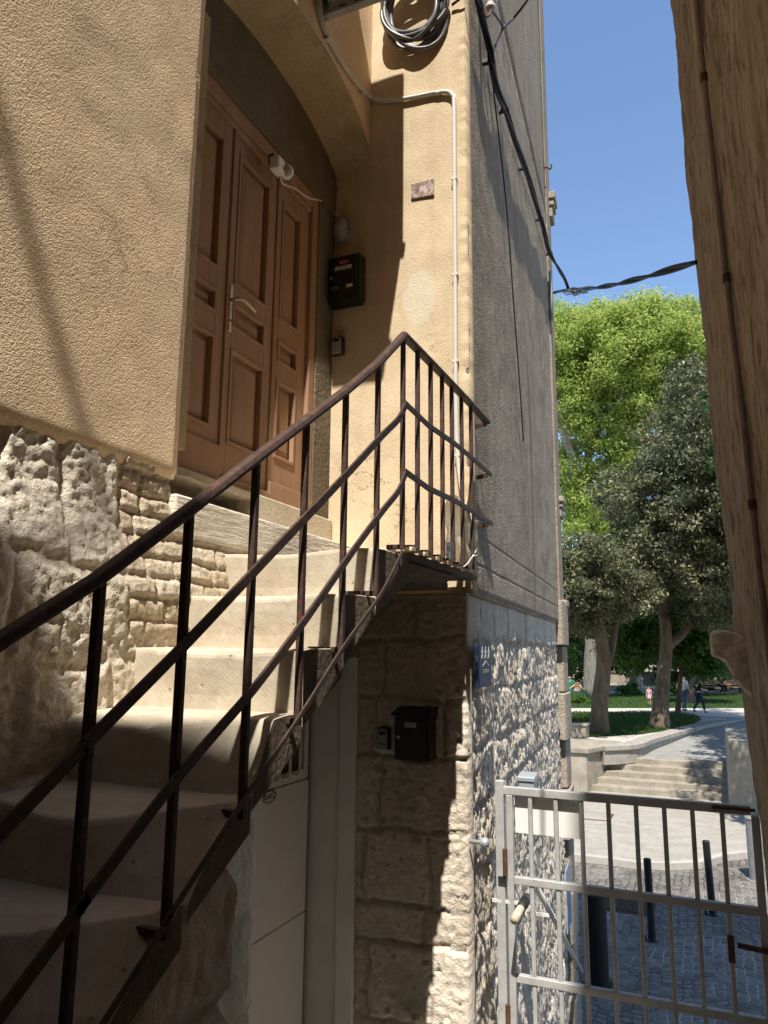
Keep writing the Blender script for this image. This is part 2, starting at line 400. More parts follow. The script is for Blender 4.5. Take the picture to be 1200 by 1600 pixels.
# ------------------------------------------------------------------ ground
def sheet(name, pts, mat, thick=None):
    bm = BM(); bm.faces.new([bm.verts.new(p) for p in pts]); return struct(obj(name, bm, mat))
def alley_mat():
    t = NT('alley_stone'); n = t.noise(5, 5, .6); v = t.voro(4.5, feature='DISTANCE_TO_EDGE')
    col = t.mix(t.ramp(v, [(.0, 1), (.05, 0)]), t.ramp(n, [(.3, (.34, .31, .265)), (.7, (.44, .405, .35))]), (.14, .125, .105))
    t.bump([(n, .01)]); return t.done(col, .8, .3)
def alley():
    bm = BM(); prof = [(-5, -1.62), (0, -1.65), (1.5, -1.85), (4.0, -2.42), (6.2, -3.2), (7.4, -3.595)]
    for (a, za), (b, zb) in zip(prof, prof[1:]):
        x0, x1 = (-2.0, 1.6) if b <= 4 else (-1.7, 2.5)
        bm.faces.new([bm.verts.new(p) for p in ((x0, a, za), (x1, a, za), (x1, b, zb), (x0, b, zb))])
    return struct(obj('alley_paving', bm, alley_mat()))
alley()
def ground_mat():
    t = NT('far_ground'); n = t.noise(.6, 5, .6); return t.done(t.ramp(n, [(.3, (.16, .15, .13)), (.7, (.25, .24, .21))]), .9, .2)
sheet('ground', [(-300, -60, -3.64), (300, -60, -3.64), (300, 400, -3.64), (-300, 400, -3.64)], ground_mat())
def cobble_mat():
    """small granite setts laid in overlapping arcs"""
    t = NT('cobble_setts'); sep = t.n('ShaderNodeSeparateXYZ'); t.l(t.co, sep.inputs[0]); x, y = sep.outputs[0], sep.outputs[1]
    cell = 1.5
    xm = t.math('SUBTRACT', t.math('MULTIPLY', t.math('FRACT', t.math('DIVIDE', x, cell)), cell), cell/2)
    arc = t.math('SQRT', t.math('SUBTRACT', 1.15, t.math('MULTIPLY', xm, xm)))
    yy = t.math('ADD', y, arc)
    cmb = t.n('ShaderNodeCombineXYZ'); t.l(t.math('MULTIPLY', x, 9), cmb.inputs[0]); t.l(t.math('MULTIPLY', yy, 9), cmb.inputs[1])
    v = t.n('ShaderNodeTexVoronoi', feature='DISTANCE_TO_EDGE'); t.l(cmb.outputs[0], v.inputs['Vector']); v.inputs['Scale'].default_value = 1; v.inputs['Randomness'].default_value = .42
    v2 = t.n('ShaderNodeTexVoronoi', feature='F1'); t.l(cmb.outputs[0], v2.inputs['Vector']); v2.inputs['Scale'].default_value = 1; v2.inputs['Randomness'].default_value = .42
    sepc = t.n('ShaderNodeSeparateColor'); t.l(v2.outputs['Color'], sepc.inputs[0])
    base = t.ramp(sepc.outputs[0], [(0, (.105, .095, .080)), (.5, (.155, .140, .120)), (1, (.21, .19, .165))])
    patch = t.noise(.8, 4, .6)
    jcol = t.mix(t.ramp(patch, [(.46, 0), (.56, 1)]), (.05, .048, .045), (.36, .345, .32))
    edge = t.ramp(v.outputs['Distance'], [(.03, 1), (.10, 0)])
    col = t.mix(edge, base, jcol)
    col = t.mix(.4, col, t.ramp(t.noise(26, 5, .7), [(.3, .65), (.7, 1.2)]), 'MULTIPLY')
    t.bump([(t.ramp(v.outputs['Distance'], [(0, 0), (.16, 1)]), .018), (t.noise(40, 4), .004)]); return t.done(col, .72, .4)
sheet('cobbled_street', [(-14, 7.0, -3.6), (16, 7.0, -3.6), (16, 16.5, -3.6), (-14, 16.5, -3.6)], cobble_mat())
def slab_mat():
    t = NT('pale_stone_slabs'); br = t.n('ShaderNodeTexBrick'); t.l(t.co, br.inputs['Vector']); br.inputs['Scale'].default_value = 1.6
    br.inputs['Color1'].default_value = (.29, .268, .23, 1); br.inputs['Color2'].default_value = (.35, .322, .275, 1); br.inputs['Mortar'].default_value = (.28, .26, .22, 1); br.inputs['Mortar Size'].default_value = .006
    n = t.noise(9, 6, .7); col = t.mix(.55, br.outputs['Color'], t.ramp(n, [(.3, .7), (.7, 1.2)]), 'MULTIPLY')
    col = t.mix(t.ramp(t.noise(22, 5, .75), [(.66, 0), (.74, .8)]), col, (.25, .19, .13))
    t.bump([(n, .006)]); return t.done(col, .85, .25)
MAT['slab'] = slab_mat()
kerb_px = [(780, 1322), (920, 1337), (950, 1340), (990, 1346), (1045, 1348), (1090, 1346), (1112, 1340), (1132, 1334), (1160, 1331), (1200, 1330), (1290, 1328)]
kerb = [onZ(x, y, -3.49) for x, y in kerb_px]
bm = BM(); prism(bm, [Vector((-14, kerb[0].y+.6, -3.49))]+kerb+[Vector((14, kerb[-1].y, -3.49)), Vector((14, 26, -3.49)), Vector((-14, 26, -3.49))], (0, 0, -.16))
struct(obj('pavement', bm, MAT['slab']))
bm = BM(); sweep(bm, [Vector((-13.9, kerb[0].y+.58, -3.535))]+[k+Vector((0, 0, -.045)) for k in kerb]+[Vector((13.9, kerb[-1].y, -3.535))], [(-.07, -.06), (.07, -.06), (.07, .052), (-.07, .052)])
struct(obj('kerb', bm, simple('kerb_stone', (.38, .36, .32), .85, 0, .2, .15, 9, .002)))

# ------------------------------------------------------------------ the house with the door
house = thing('door_house', 'ochre stucco house on rough stone base with brown panelled door at top of stairs', 'house', (DW, 2.0, -1.9))
def und(u, v, a=.004): return a*FB(u*2.1, v*2.1, 4.)+a*.45*N3(u*9, v*9, 2.)
def h_stucco(u, v): return (und(u, v)-.012*sstep(.022, 0, v-.578-.010*N3(u*5, 1.7)-.005*N3(u*17, 4.)) , .5, 0)
OL, AC_, AH = 2.02, 2.81, .80
def arch(y): t_ = min(1, abs(y-2.82)/.80); return 2.79+.33*(1-t_**3.2)**.5
def arch_b(y): t_ = min(1, abs(y-2.82)/.80); return 2.775+.235*(1-t_**2)**.62
ps = []
ps.append(relief('stucco_wall', (DW, 0, 0), Y_, Z_, X_, .5, OL, .575, 4.4, .028, .028, h_stucco, MAT['stucco_left'], house, .3))
ps.append(relief('s2', (DW, 0, 0), Y_, Z_, X_, -4.6, .5, .575, 4.4, .15, .15, h_stucco, MAT['stucco_left'], house, .3))
ps.append(relief('s3', (DW, 0, 0), Y_, Z_, X_, OL, YW, 0, 1, .03, .02, lambda u, v: (und(u, v*2), .5, 0), MAT['stucco_left'], house, 0,
                 posf=lambda u, v: Vector((DW, u, arch(u)*(1-v)+4.4*v))))
ps.append(relief('s4', (DW, 0, 0), Y_, Z_, X_, -4.6, YW, 4.4, 20.0, .3, .3, lambda u, v: (und(u, v), .5, 0), MAT['stucco_left'], house, .3))  # unseen upper wall, made taller to cut sky light in the alley
join(ps, 'stucco_wall')
n = 60; bm = BM(); rows = []
for i in range(n+1):
    y = OL+(YW-OL)*(.5-.5*math.cos(math.pi*i/n)); zf, zb = arch(y), arch_b(y)
    rows.append([bm.verts.new((DW+und(y, 0)-.0005+.012*f_, y, zf+(zb-zf)*f_**1.6 if f_ < 1 else zb)) if False else bm.verts.new((DW-.0005-.235*f_, y, zf+(zb-zf)*(f_**.75)+.003*FB(y*6, f_*5))) for f_ in (0, .08, .2, .4, .6, .8, 1)])
for a, b in zip(rows, rows[1:]):
    for k in range(6): bm.faces.new((a[k], a[k+1], b[k+1], b[k]))
obj('arch_soffit', bm, MAT['reveal'], house, smooth=True)
bm = BM(); prism(bm, [Vector((-1.97, OL, 2.70))]+[Vector((-1.97, OL+(YW-.002-OL)*i/40, arch_b(OL+(YW-.002-OL)*i/40)+.01)) for i in range(41)]+[Vector((-1.97, YW-.002, 2.70))], (.09, 0, 0)); obj('tympanum', bm, MAT['plaster_dark'], house)
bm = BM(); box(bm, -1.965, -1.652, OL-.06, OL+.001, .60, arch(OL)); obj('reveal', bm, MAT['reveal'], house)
bm = BM(); box(bm, -6, -1.97, -4.6, YW+.02, -4, 20.0); obj('inner_wall', bm, MAT['plaster_dark'], house)
obj('lintel', bx(-1.962, -1.868, OL+.001, YW-.002, 2.535, 2.765), MAT['plaster_dark'], house, .008)
obj('door_jamb', bx(-1.963, -1.872, 3.40, YW-.003, .705, 2.533), MAT['plaster_dark'], house, .01)
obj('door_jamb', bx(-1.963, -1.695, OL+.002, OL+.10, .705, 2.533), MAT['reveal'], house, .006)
obj('threshold', bx(-1.966, -1.845, OL+.002, YW-.004, .522, .703), MAT['plain_stone'], house, .012)
bm = bx(-1.966, -1.632, OL-.01, YW-.004, .378, .524); obj('door_sill', bm, MAT['sill'], house, .012)
obj('base_course', bx(-1.966, -1.667, 2.45, YW-.004, -.02, .377), MAT['plain_stone'], house)

# rough stone base under the stucco
vs = [-2.6, -2.1, -1.7, -1.3, -.95, -.62, -.31, -.04, .235, .62]
cols = rand_cols(-2, 3, .26, .46, 9, 3)
cols[8] = [-2, -1.5, -1.0, -.5, 0, .5, .9, 1.32, 1.545, 1.765, 3.2]; cols[7] = [-2, -1.4, -.8, -.2, .4, .95, 1.36, 1.66, 2.06, 3.2]; cols[6] = [-2, -1, -.3, .4, 1.02, 1.40, 1.72, 2.02, 3.2]
BR = Blocks(vs, cols, .030, .030, .008, 5)
bvs = [-.05+.068*i for i in range(11)]; BB = Blocks(bvs, rand_cols(1.6, 3, .11, .21, 10, 8), .008, .014, .007, 9)
def rough(u, v, s, a): 
    n1 = noise.ridged_multi_fractal(Vector((u*s, v*s, 1.3)), .9, 2.1, 4, 1, 2); return a*(n1-1.1)
def bat(v): return .075*sstep(.50, .12, v)
def h_rubble(u, v):
    brick = sstep(-.02, .02, min(u-1.78+.02*N3(u*5, v*8), v-.06+.03*N3(u*6, v*6)))
    if brick > .5:
        p, m, r, i, j = BB.at(u, v); return (bat(v)-.014+p*(.012+.010*r)+.006*FB(u*40, v*40, 2.), -.35+.6*r, m*.7)
    p, m, r, i, j = BR.at(u, v); rg = .25+.85*hash1(i, j, 2.2)
    cr = noise.ridged_multi_fractal(Vector((u*20, v*20, 1.3)), .75, 2.2, 5, 1, 2)-1.0
    cell = noise.voronoi(Vector((u*52+.7*N3(u*24, v*24), v*46, 2.)))[0][0]
    h = bat(v)-.010+p*(.008+.012*r+rg*(.0065*cr-.008*cell+.006*FB(u*9, v*9, 6., 5)))+.005*FB(u*38, v*38, 1., 4)
    return (h, .35+.6*r, m*.6)
def keep_r(u, v): return not (u > OL-.012 and v > .376)
relf = [relief('stone_base', (DW-.010, 0, 0), Y_, Z_, X_, .95, 2.52, -.62, .60, .0085, .0085, h_rubble, MAT['rubble'], house, .25, keep_r),
        relief('r2', (DW-.010, 0, 0), Y_, Z_, X_, -4.5, .95, -2.6, .60, .05, .05, h_rubble, MAT['rubble'], house, .25),
        relief('r3', (DW-.010, 0, 0), Y_, Z_, X_, .95, 2.52, -2.6, -.62, .03, .03, h_rubble, MAT['rubble'], house, .25)]
join(relf, 'stone_base')

# the panelled door
door = thing('door', '', '', (RX, 2.8, .7)); del door['label']; del door['category']; door.parent = house; door.location = Vector((RX, 2.8, .7))-wpos(house)
W = MAT['wood']
bm = BM(); box(bm, -1.966, -1.878, 2.13, 2.205, .704, 2.533); box(bm, -1.966, -1.878, 3.335, 3.398, .704, 2.533); box(bm, -1.965, -1.8785, 2.206, 3.334, 2.455, 2.5325)
box(bm, -1.965, -1.89, 2.206, 3.334, 2.425, 2.4545)
obj('door_frame', bm, W, door, .006)
def leaf(y0, y1, st0, st1, zs):
    """zs: list of (z0,z1) panel openings"""
    bm = BM(); z0, z1 = .708, 2.424; xb, xf = -1.962, -1.902
    a, b = y0+st0, y1-st1
    box(bm, xb, xf, y0, a, z0, z1); box(bm, xb, xf, b, y1, z0, z1)
    ez = [z0]+[q for p in zs for q in p]+[z1]
    for k in range(0, len(ez), 2): box(bm, xb, xf-.0005, a, b, ez[k], ez[k+1])
    for p0, p1 in zs:
        box(bm, xb, xf-.024, a, b, p0, p1)
        m = .018                                                   # moulding round the opening
        for q in ((a, b, p0, p0+m), (a, b, p1-m, p1), (a, a+m, p0+m, p1-m), (b-m, b, p0+m, p1-m)): box(bm, xf-.024, xf+.005, *q)
        i = .045 if (b-a) > .2 else .038
        base = [(a+i-.014, p0+i-.014), (b-i+.014, p0+i-.014), (b-i+.014, p1-i+.014), (a+i-.014, p1-i+.014)]; top = [(a+i+.012, p0+i+.012), (b-i-.012, p0+i+.012), (b-i-.012, p1-i-.012), (a+i+.012, p1-i-.012)]
        va = [bm.verts.new((xf-.0235, y, z)) for y, z in base]; vb = [bm.verts.new((xf-.008, y, z)) for y, z in top]
        for k in range(4): bm.faces.new((va[k], va[(k+1) % 4], vb[(k+1) % 4], vb[k]))
        bm.faces.new(vb)
    return bm
obj('door_leaf', leaf(2.207, 2.592, .10, .062, [(.93, 1.36), (1.455, 1.575), (1.665, 2.33)]), W, door, .003)
cl = obj('door_leaf', leaf(2.612, 3.000, .046, .062, [(.90, 1.352), (1.448, 1.60-.015), (1.665, 2.345)]), W, door, .003)
cl.location += Vector((-.006, 0, 0))
obj('door_leaf', leaf(3.018, 3.333, .03, .085, [(.93, 1.34), (1.43, 1.555), (1.66, 2.33)]), W, door, .003)
bm = BM(); box(bm, -1.93, -1.893, 2.593, 2.611, .708, 2.424); box(bm, -1.93, -1.899, 3.001, 3.017, .708, 2.424); obj('cover_strip', bm, W, door, .004)
bm = BM(); box(bm, -1.903, -1.886, 2.21, 2.605, .709, .87); box(bm, -1.903, -1.884, 2.609, 2.998, .7085, .745); box(bm, -1.903, -1.886, 3.002, 3.332, .709, .80); obj('kick_board', bm, W, door, .004)
hp = obj('handle_plate', bx(-1.9085, -1.9015, 2.628, 2.652, 1.42, 1.655), MAT['brass'], door, .003)
bm = BM(); tube(bm, [(-1.905, 2.64, 1.575), (-1.862, 2.64, 1.575)], .008)
tube(bm, spline([(-1.866, 2.636, 1.576), (-1.855, 2.67, 1.578), (-1.855, 2.72, 1.572), (-1.858, 2.772, 1.566)], 4), .0085)
obj('handle', bm, MAT['brass'], door, smooth=True)
obj('keyhole', lathe(BM(), [(.006, 0), (.006, .002)], (-1.9015, 2.64, 1.475), (1, 0, 0), 10), MAT['ink'], door)

# ------------------------------------------------------------------ the corner house (yellow end wall, grey side)
ch = thing('corner_house', 'corner house with yellow end wall, grey stucco side and hammered stone base beside the gate', 'house', (-1.5, YW, -2.4))
def h_yel(u, v): return (und(u, v, .0035)-.012*sstep(.05, 0, -1.06-u)*sstep(.1, .6, N3(u*3, v*16, 4.)+.2), .5, 0)
a1 = relief('end_wall', (0, YW, 0), X_, Z_, -Y_, -1.966, -1.06, .285, 4.6, .02, .022, h_yel, MAT['stucco_yellow'], ch, .1)
a2 = relief('e2', (0, YW, 0), X_, Z_, -Y_, -1.966, -1.06, 4.6, 15.2, .2, .2, h_yel, MAT['stucco_yellow'], ch, .1)  # top out of view, height raised to cut sky light
join([a1, a2], 'end_wall')
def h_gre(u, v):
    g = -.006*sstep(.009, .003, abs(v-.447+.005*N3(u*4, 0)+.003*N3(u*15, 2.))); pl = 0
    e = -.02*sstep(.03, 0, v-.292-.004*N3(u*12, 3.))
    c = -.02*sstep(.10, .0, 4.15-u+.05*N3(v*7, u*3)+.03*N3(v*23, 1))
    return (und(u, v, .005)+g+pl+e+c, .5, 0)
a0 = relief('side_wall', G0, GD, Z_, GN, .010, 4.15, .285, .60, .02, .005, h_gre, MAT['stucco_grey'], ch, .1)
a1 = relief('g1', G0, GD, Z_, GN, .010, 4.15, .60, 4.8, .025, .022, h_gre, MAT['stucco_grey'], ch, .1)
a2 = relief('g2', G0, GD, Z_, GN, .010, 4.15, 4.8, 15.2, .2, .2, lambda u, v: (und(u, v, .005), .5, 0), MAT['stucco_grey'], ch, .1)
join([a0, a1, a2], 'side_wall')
bm = BM(); f = G(4.5, 0, -.06); prism(bm, [Vector((-6, YW+.06, -4)), Vector((-1.14, YW+.06, -4)), Vector((f.x, f.y, -4)), Vector((-6, f.y, -4))], (0, 0, 19.2)); obj('inner_wall', bm, MAT['plaster_dark'], ch)
# lower end wall (shaded ashlar with the letter box)
AV = [-3.0, -2.55, -2.12, -1.72, -1.36, -1.20, -.865, -.52, -.24, .055, .40]
ac = rand_cols(-2, -.9, .22, .46, 10, 21); ac[8] = [-2, -1.52, -.9]; ac[9] = [-2, -1.36, -.9]; ac[6] = [-2, -1.53, -.9]; ac[5] = [-2, -1.62, -1.27, -.9]; ac[4] = [-2, -1.30, -.9]; ac[3] = [-2, -1.6, -.9]; ac[7] = [-2, -1.57, -1.2, -.9]
AB = Blocks(AV, ac, .030, .022, .008, 5)
def h_ash(u, v):
    p, m, r, i, j = AB.at(u, v); k = .35+.65*hash1(i, j, 5.)
    pit = -.012*sstep(.45, .62, N3(u*34, v*34, 7.))
    return (-.012+p*(.010+.016*r+k*rough(u, v, 22, .006)+.006*FB(u*7, v*7))+pit*(.5+.8*k)+.005*FB(u*34, v*34), .3+.55*r, m*.8)
relief('end_base', (0, YW-.022, 0), X_, Z_, -Y_, -1.664, -1.085, -2.7, .283, .009, .0095, h_ash, MAT['ashlar'], ch, .09)
obj('ledge', bx(-1.664, -1.075, YW-.04, YW+.02, .266, .2865), MAT['plain_stone'], ch, .006)
# lower side wall, hammered stone
HV = [-3.8, -3.45, -3.1, -2.75, -2.4, -2.05, -1.7, -1.38, -1.08, -.78, -.50, -.22, .045, .40]
hc = rand_cols(-.2, 4.6, .35, .75, 13, 5); hc[12] = [-.2, .42, .78, 1.25, 1.6, 2.05, 2.5, 3.1, 3.6, 5]
HB = Blocks(HV, hc, .034, .03, .007, 4)
def h_ham(u, v):
    p, m, r, i, j = HB.at(u, v)
    sm = sstep(.02, .08, v-.045-.05*N3(u*2.1, 4)) if v > -.1 else 0
    sm = max(sm, sstep(.16, .02, u)*.8*(1 if v > -1.2 else .5))
    rr = (1-sm)
    w_ = .05*N3(u*7, v*7, 4.)
    c1 = noise.voronoi(Vector(((u+w_)*38, v*12, 2.)))[0][0]; c2 = noise.voronoi(Vector(((u+w_)*80, v*28, 5.)))[0][0]
    return (-.010+p*(.006+.012*r)+rr*(.022-.026*c1-.016*c2+.014*FB(u*6, v*5, 1.))+sm*(.006*FB(u*6, v*10)), .35+.45*r, m*(.25+.6*sm))
relief('side_base', G0-GN*.035, GD, Z_, GN, -.012, 4.12, -3.7, .284, .009, .0125, h_ham, MAT['hammered'], ch, .08)
# corner stones, strip, cornices at the far corner
PS = stone('quoin_stone', (.40, .36, .30), (.49, .44, .375), (.55, .50, .43), (.3, .27, .22), .004, 80)
zz = -3.62; k = 0
while zz < .2:
    hgt = .46; bm = BM(); n1 = .050 if k % 2 == 0 else .030; u0 = 4.05 if k % 2 == 0 else 4.16
    prism(bm, [G(u0, zz+.006, -.08), G(u0, zz+.006, n1*.55), G(u0+.05, zz+.006, n1), G(4.52, zz+.006, n1), G(4.52, zz+.006, -.08)], (0, 0, hgt-.012)); obj('quoin', bm, PS, ch, .012); zz += hgt; k += 1
bm = BM(); prism(bm, [G(4.13, .29, -.05), G(4.13, .29, .012), G(4.5, .29, .012), G(4.5, .29, -.05)], (0, 0, 14.9)); obj('corner_strip', bm, MAT['stucco_grey'], ch)
def cornice(z, h, out, u0=4.3, u1=4.72):
    bm = BM()
    for k, (za, zb, n1) in enumerate(((z, z+h*.45, out*.55), (z+h*.45+.001, z+h*.7, out*.8), (z+h*.7+.001, z+h, out))):
        prism(bm, [G(u0+.02*(2-k), za, -.03), G(u0+.02*(2-k), za, n1), G(u1, za, n1), G(u1, za, -.03)], (0, 0, zb-za))
    obj('cornice', bm, PS, ch, .01)
cornice(onG(860, 350).z-.02, .30, .085, 4.36, 4.62); cornice(onG(876, 812).z, .22, .06, 4.36, 4.62); cornice(.30, .24, .06, 4.34, 4.6)

# ------------------------------------------------------------------ the house on the right and the passage behind the camera
rh = thing('brown_house', 'dark brown weathered house wall leaning in close on the right', 'house', (.2, 4.2, -2.5))
XC = [(-4, .25), (-3.6, .24), (-1.65, .20), (-.69, .18), (-.45, .164), (.13, .142), (1.06, .121), (2.13, .088), (3.18, .065), (3.83, .060), (5, .05), (11, .03)]
def xc(z):
    for (a, xa), (b, xb) in zip(XC, XC[1:]):
        if z <= b: return xa+(xb-xa)*(z-a)/(b-a)
    return XC[-1][1]
FL = math.atan(.62/4.2); RD = Vector((math.sin(FL), -math.cos(FL), 0)); RN = Vector((-math.cos(FL), -math.sin(FL), 0))
def rpos(u, v): return Vector((xc(v), 4.2, v))+RD*u
def h_br(u, v): return (.024*FB(u*3.2, v*.55, 3.)+.014*FB(u*13, v*1.6, 8., 5)+.007*FB(u*30, v*7, 1.)-.012*sstep(.25, .5, N3(u*9, v*1.1, 5.)), .5, 0)
p1 = relief('side_wall', (0, 0, 0), RD, Z_, RN, 0, 2.4, -3.7, 5.0, .018, .035, h_br, MAT['brown_wall'], rh, .3, posf=rpos)
p2 = relief('b2', (0, 0, 0), RD, Z_, RN, 2.4, 8.9, -3.7, 5.0, .2, .2, h_br, MAT['brown_wall'], rh, .3, posf=rpos)
p3 = relief('b3', (0, 0, 0), RD, Z_, RN, 0, 8.9, 5.0, 10.6, .2, .2, h_br, MAT['brown_wall'], rh, .3, posf=rpos)
join([p1, p2, p3], 'side_wall')
bm = BM(); prism(bm, [Vector((.34, 4.19, -4)), Vector((8, 4.19, -4)), Vector((8, -4.6, -4)), Vector((1.72, -4.6, -4))], (0, 0, 14.5)); obj('inner_wall', bm, MAT['brown_wall'], rh)
bm = BM(); prism(bm, [Vector((-.05, 4.32, 10.55)), Vector((8.3, 4.32, 10.55)), Vector((8.3, -4.6, 10.55)), Vector((1.30, -4.6, 10.55))], (0, 0, .2)); obj('roof_eave', bm, MAT['plain_stone'], rh)
DARKR = simple('low_bounce_render', (.10, .085, .07), .95, 0, .1, .3, 1.5)  # dark tone chosen to cut bounced light from unseen walls
obj('sky_block_tier', bx(1.75, 8, -4.59, 2.0, 10.76, 14.0), DARKR, rh); obj('sky_block_tier', bx(2.5, 8, -4.59, -.6, 14.001, 18.3), DARKR, rh)  # unseen tiers added to block sky light over the alley
bm = BM(); cb = [(1110, 993), (1115, 986), (1134, 985), (1152, 990), (1168, 999), (1190, 1002), (1192, 1105), (1176, 1090), (1163, 1078), (1150, 1063), (1141, 1046), (1133, 1032), (1122, 1026), (1112, 1022)]
prism(bm, [onY(x, y, 3.98) for x, y in cb], (0, .21, 0))
bmesh.ops.triangulate(bm, faces=bm.faces[:]); bmesh.ops.subdivide_edges(bm, edges=bm.edges[:], cuts=2, use_grid_fill=True)
o = obj('corbel', bm, simple('corbel_stone', (.72, .62, .51), .95, 0, .15, .35, 14, .012, 45), rh)
o.modifiers.new('rm', 'REMESH').voxel_size = .008; o.modifiers[-1].use_smooth_shade = True
sm = o.modifiers.new('sm', 'SMOOTH'); sm.iterations = 4
tx = bpy.data.textures.new('weathering', 'CLOUDS'); tx.noise_scale = .05; tx.noise_depth = 4
dm = o.modifiers.new('dm', 'DISPLACE'); dm.texture = tx; dm.strength = .035; dm.mid_level = .5
pg = thing('passage_house', 'tall rendered house closing the alley behind the viewer', 'house', (0, -4.7, -1.6))
bm = BM(); box(bm, -7, 8.2, -9, -4.62, -4, 10.72); obj('wall', bm, DARKR, pg)
bm = BM(); box(bm, -9, 9, -11.5, -9.001, -4, 16.8); box(bm, -12, 12, -15, -11.501, -4, 22.5); obj('sky_block_rear', bm, DARKR, pg)  # unseen taller blocks added behind to cut the sky light

# a slack cable strung over the alley behind the viewer
c1_, c2_ = onX(12, 240, DW), onX(104, 590, DW); up_ = Vector((SUN_A, -1, SUN_T)); q1, q2 = c1_+up_*4.2, c2_+up_*4.2; dq = q2-q1
hp0 = q2+dq*((-4.6-q2.y)/dq.y if abs(dq.y) > .01 else -2); bm = BM(); tube(bm, spline([q1-dq*3.2, q1-dq*1.2, q1, q2, q2+dq*.9, q2+dq*2.0+Vector((0, -.6, 0))], 6), .022, 8); obj('slack_cable', bm, MAT['cable'], pg, smooth=True)

# ------------------------------------------------------------------ outside stair
st = thing('stone_staircase', 'narrow stone staircase with worn steps climbing to the brown door', 'stairs', (-1.3, 1.0, -1.7))
RISE, RUN, Y1, Z1 = .1735, .243, 2.30, .351
def step_mesh(i):
    yn, zt = Y1-RUN*(i-1), Z1-RISE*(i-1); ret = (0, 0, .0, .0, .10, .20, .22)[min(i, 6)]; rs = random.Random(i*7); nx = 44; x0, x1 = -1.675, -1.02+rs.uniform(-.006, .006)
    prof = [(.004, -.236), (.003, -.18), (.002, -.13), (.0, -.08), (-.001, -.045), (-.002, -.014), (.0, -.005), (.005, -.001), (.018, 0), (.08, 0), (.16, 0), (.30, 0), (.30, -.03)]
    if i == 1: prof[-2:] = [(.34, 0), (.34, -.09)]
    if i > 2: prof[-2:] = [(.268, 0), (.268, -.085)]; prof[0] = (.004, -.215)
    bm = BM(); rows = []; mid = -1.33+rs.uniform(-.06, .06); wz = rs.uniform(.014, .02) if i < 4 else rs.uniform(.022, .032)
    for k in range(nx+1):
        x = x0+(x1-x0)*k/nx; wear = math.exp(-((x-mid)/.20)**2); end = sstep(.09, 0, x1-x); rc_ = ret*max(0, min(1, (x+1.40)/.37))**1.8; row = []
        for q, (a, b) in enumerate(prof):
            fr = sstep(.12, -.01, a)*sstep(-.17, -.015, b)
            y = yn+a+rc_*max(0, 1-a/.268)*max(.08, min(1, 1+b/.18))+.022*end*end*(1 if a < .1 else 0)-.012*wear*fr+.0025*FB(x*4, i*3.7, b*3)
            z = zt+b-wz*wear*(fr*.9+.1)-.004*end*fr+.0018*FB(x*4, a*5+i, 2.2)*(1 if b > -.2 else 0)
            z += -.007*sstep(.40, .6, N3(x*17, i*5.1, 3.))*(1 if -.03 < b < .001 and a < .02 else 0)
            row.append(bm.verts.new((x, y, z)))
        rows.append(row)
    for A, B in zip(rows, rows[1:]):
        for q in range(len(prof)): 
            r = (q+1) % len(prof); bm.faces.new((A[q], A[r], B[r], B[q]))
    bm.faces.new(rows[0]); bm.faces.new(rows[-1][::-1]); return bm
for i in range(1, 14):
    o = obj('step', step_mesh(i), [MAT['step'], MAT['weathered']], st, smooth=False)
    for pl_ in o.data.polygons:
        if len(pl_.vertices) > 8 or (abs(pl_.normal.z) > .83 and pl_.center.z-1.7 < Z1-RISE*(i-1)-.10): pl_.material_index = 1  # ends and undersides take the darker stone
    e = o.modifiers.new('bv', 'BEVEL'); e.width = .002; e.segments = 1; e.limit_method = 'ANGLE'; e.angle_limit = R(60)
def soff(y): return Z1-.714*(Y1-y)-.235
PB = Blocks([-2.8, -2.4, -2.05, -1.7, -1.35, -1.05, -.8, -.5, -.2, .2], [[-1.7, -1.2, -.8, -.3, .1, .5+.04*k_, .95, 1.22-.05*(k_ % 3), 1.9] for k_ in range(9)], .02, .05, .012, 5)
def h_pier(u, v):
    p, m, r, i, j = PB.at(u, v); return (-.02+p*(.02+.02*r+.6*rough(u, v*.5, 18, .012))+.005*FB(u*25, v*12), .45+.35*r, m*.6)
relief('side_pier', (-1.055, 0, 0), Y_, Z_, X_, -1.6, 1.575, -2.7, .0, .016, .018, h_pier, MAT['ashlar'], st, 0, keep=lambda u, v: v < soff(u)+.05)
obj('pier_end', bx(-1.6, -1.12, 1.36, 1.55, -2.7, -.56), MAT['plain_stone'], st)
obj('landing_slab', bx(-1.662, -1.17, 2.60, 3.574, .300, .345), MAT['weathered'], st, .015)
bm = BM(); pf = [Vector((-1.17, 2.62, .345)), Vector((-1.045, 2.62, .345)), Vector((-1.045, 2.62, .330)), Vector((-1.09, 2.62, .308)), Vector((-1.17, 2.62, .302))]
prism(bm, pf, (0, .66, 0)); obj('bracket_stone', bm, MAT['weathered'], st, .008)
for k in range(6):
    y = 2.61+.155*k; bm = BM(); box(bm, -1.40, -1.0-.004*k, y, y+.085, .372, .388); obj('slat', bm, MAT['wood_cover'], st, .002)
bm = BM(); box(bm, -1.66, -1.022, 2.645, 3.57, .3458, .3705); obj('light_stop_slab', bm, MAT['weathered'], st)  # solid slab added under the slats to stop sun leaking through

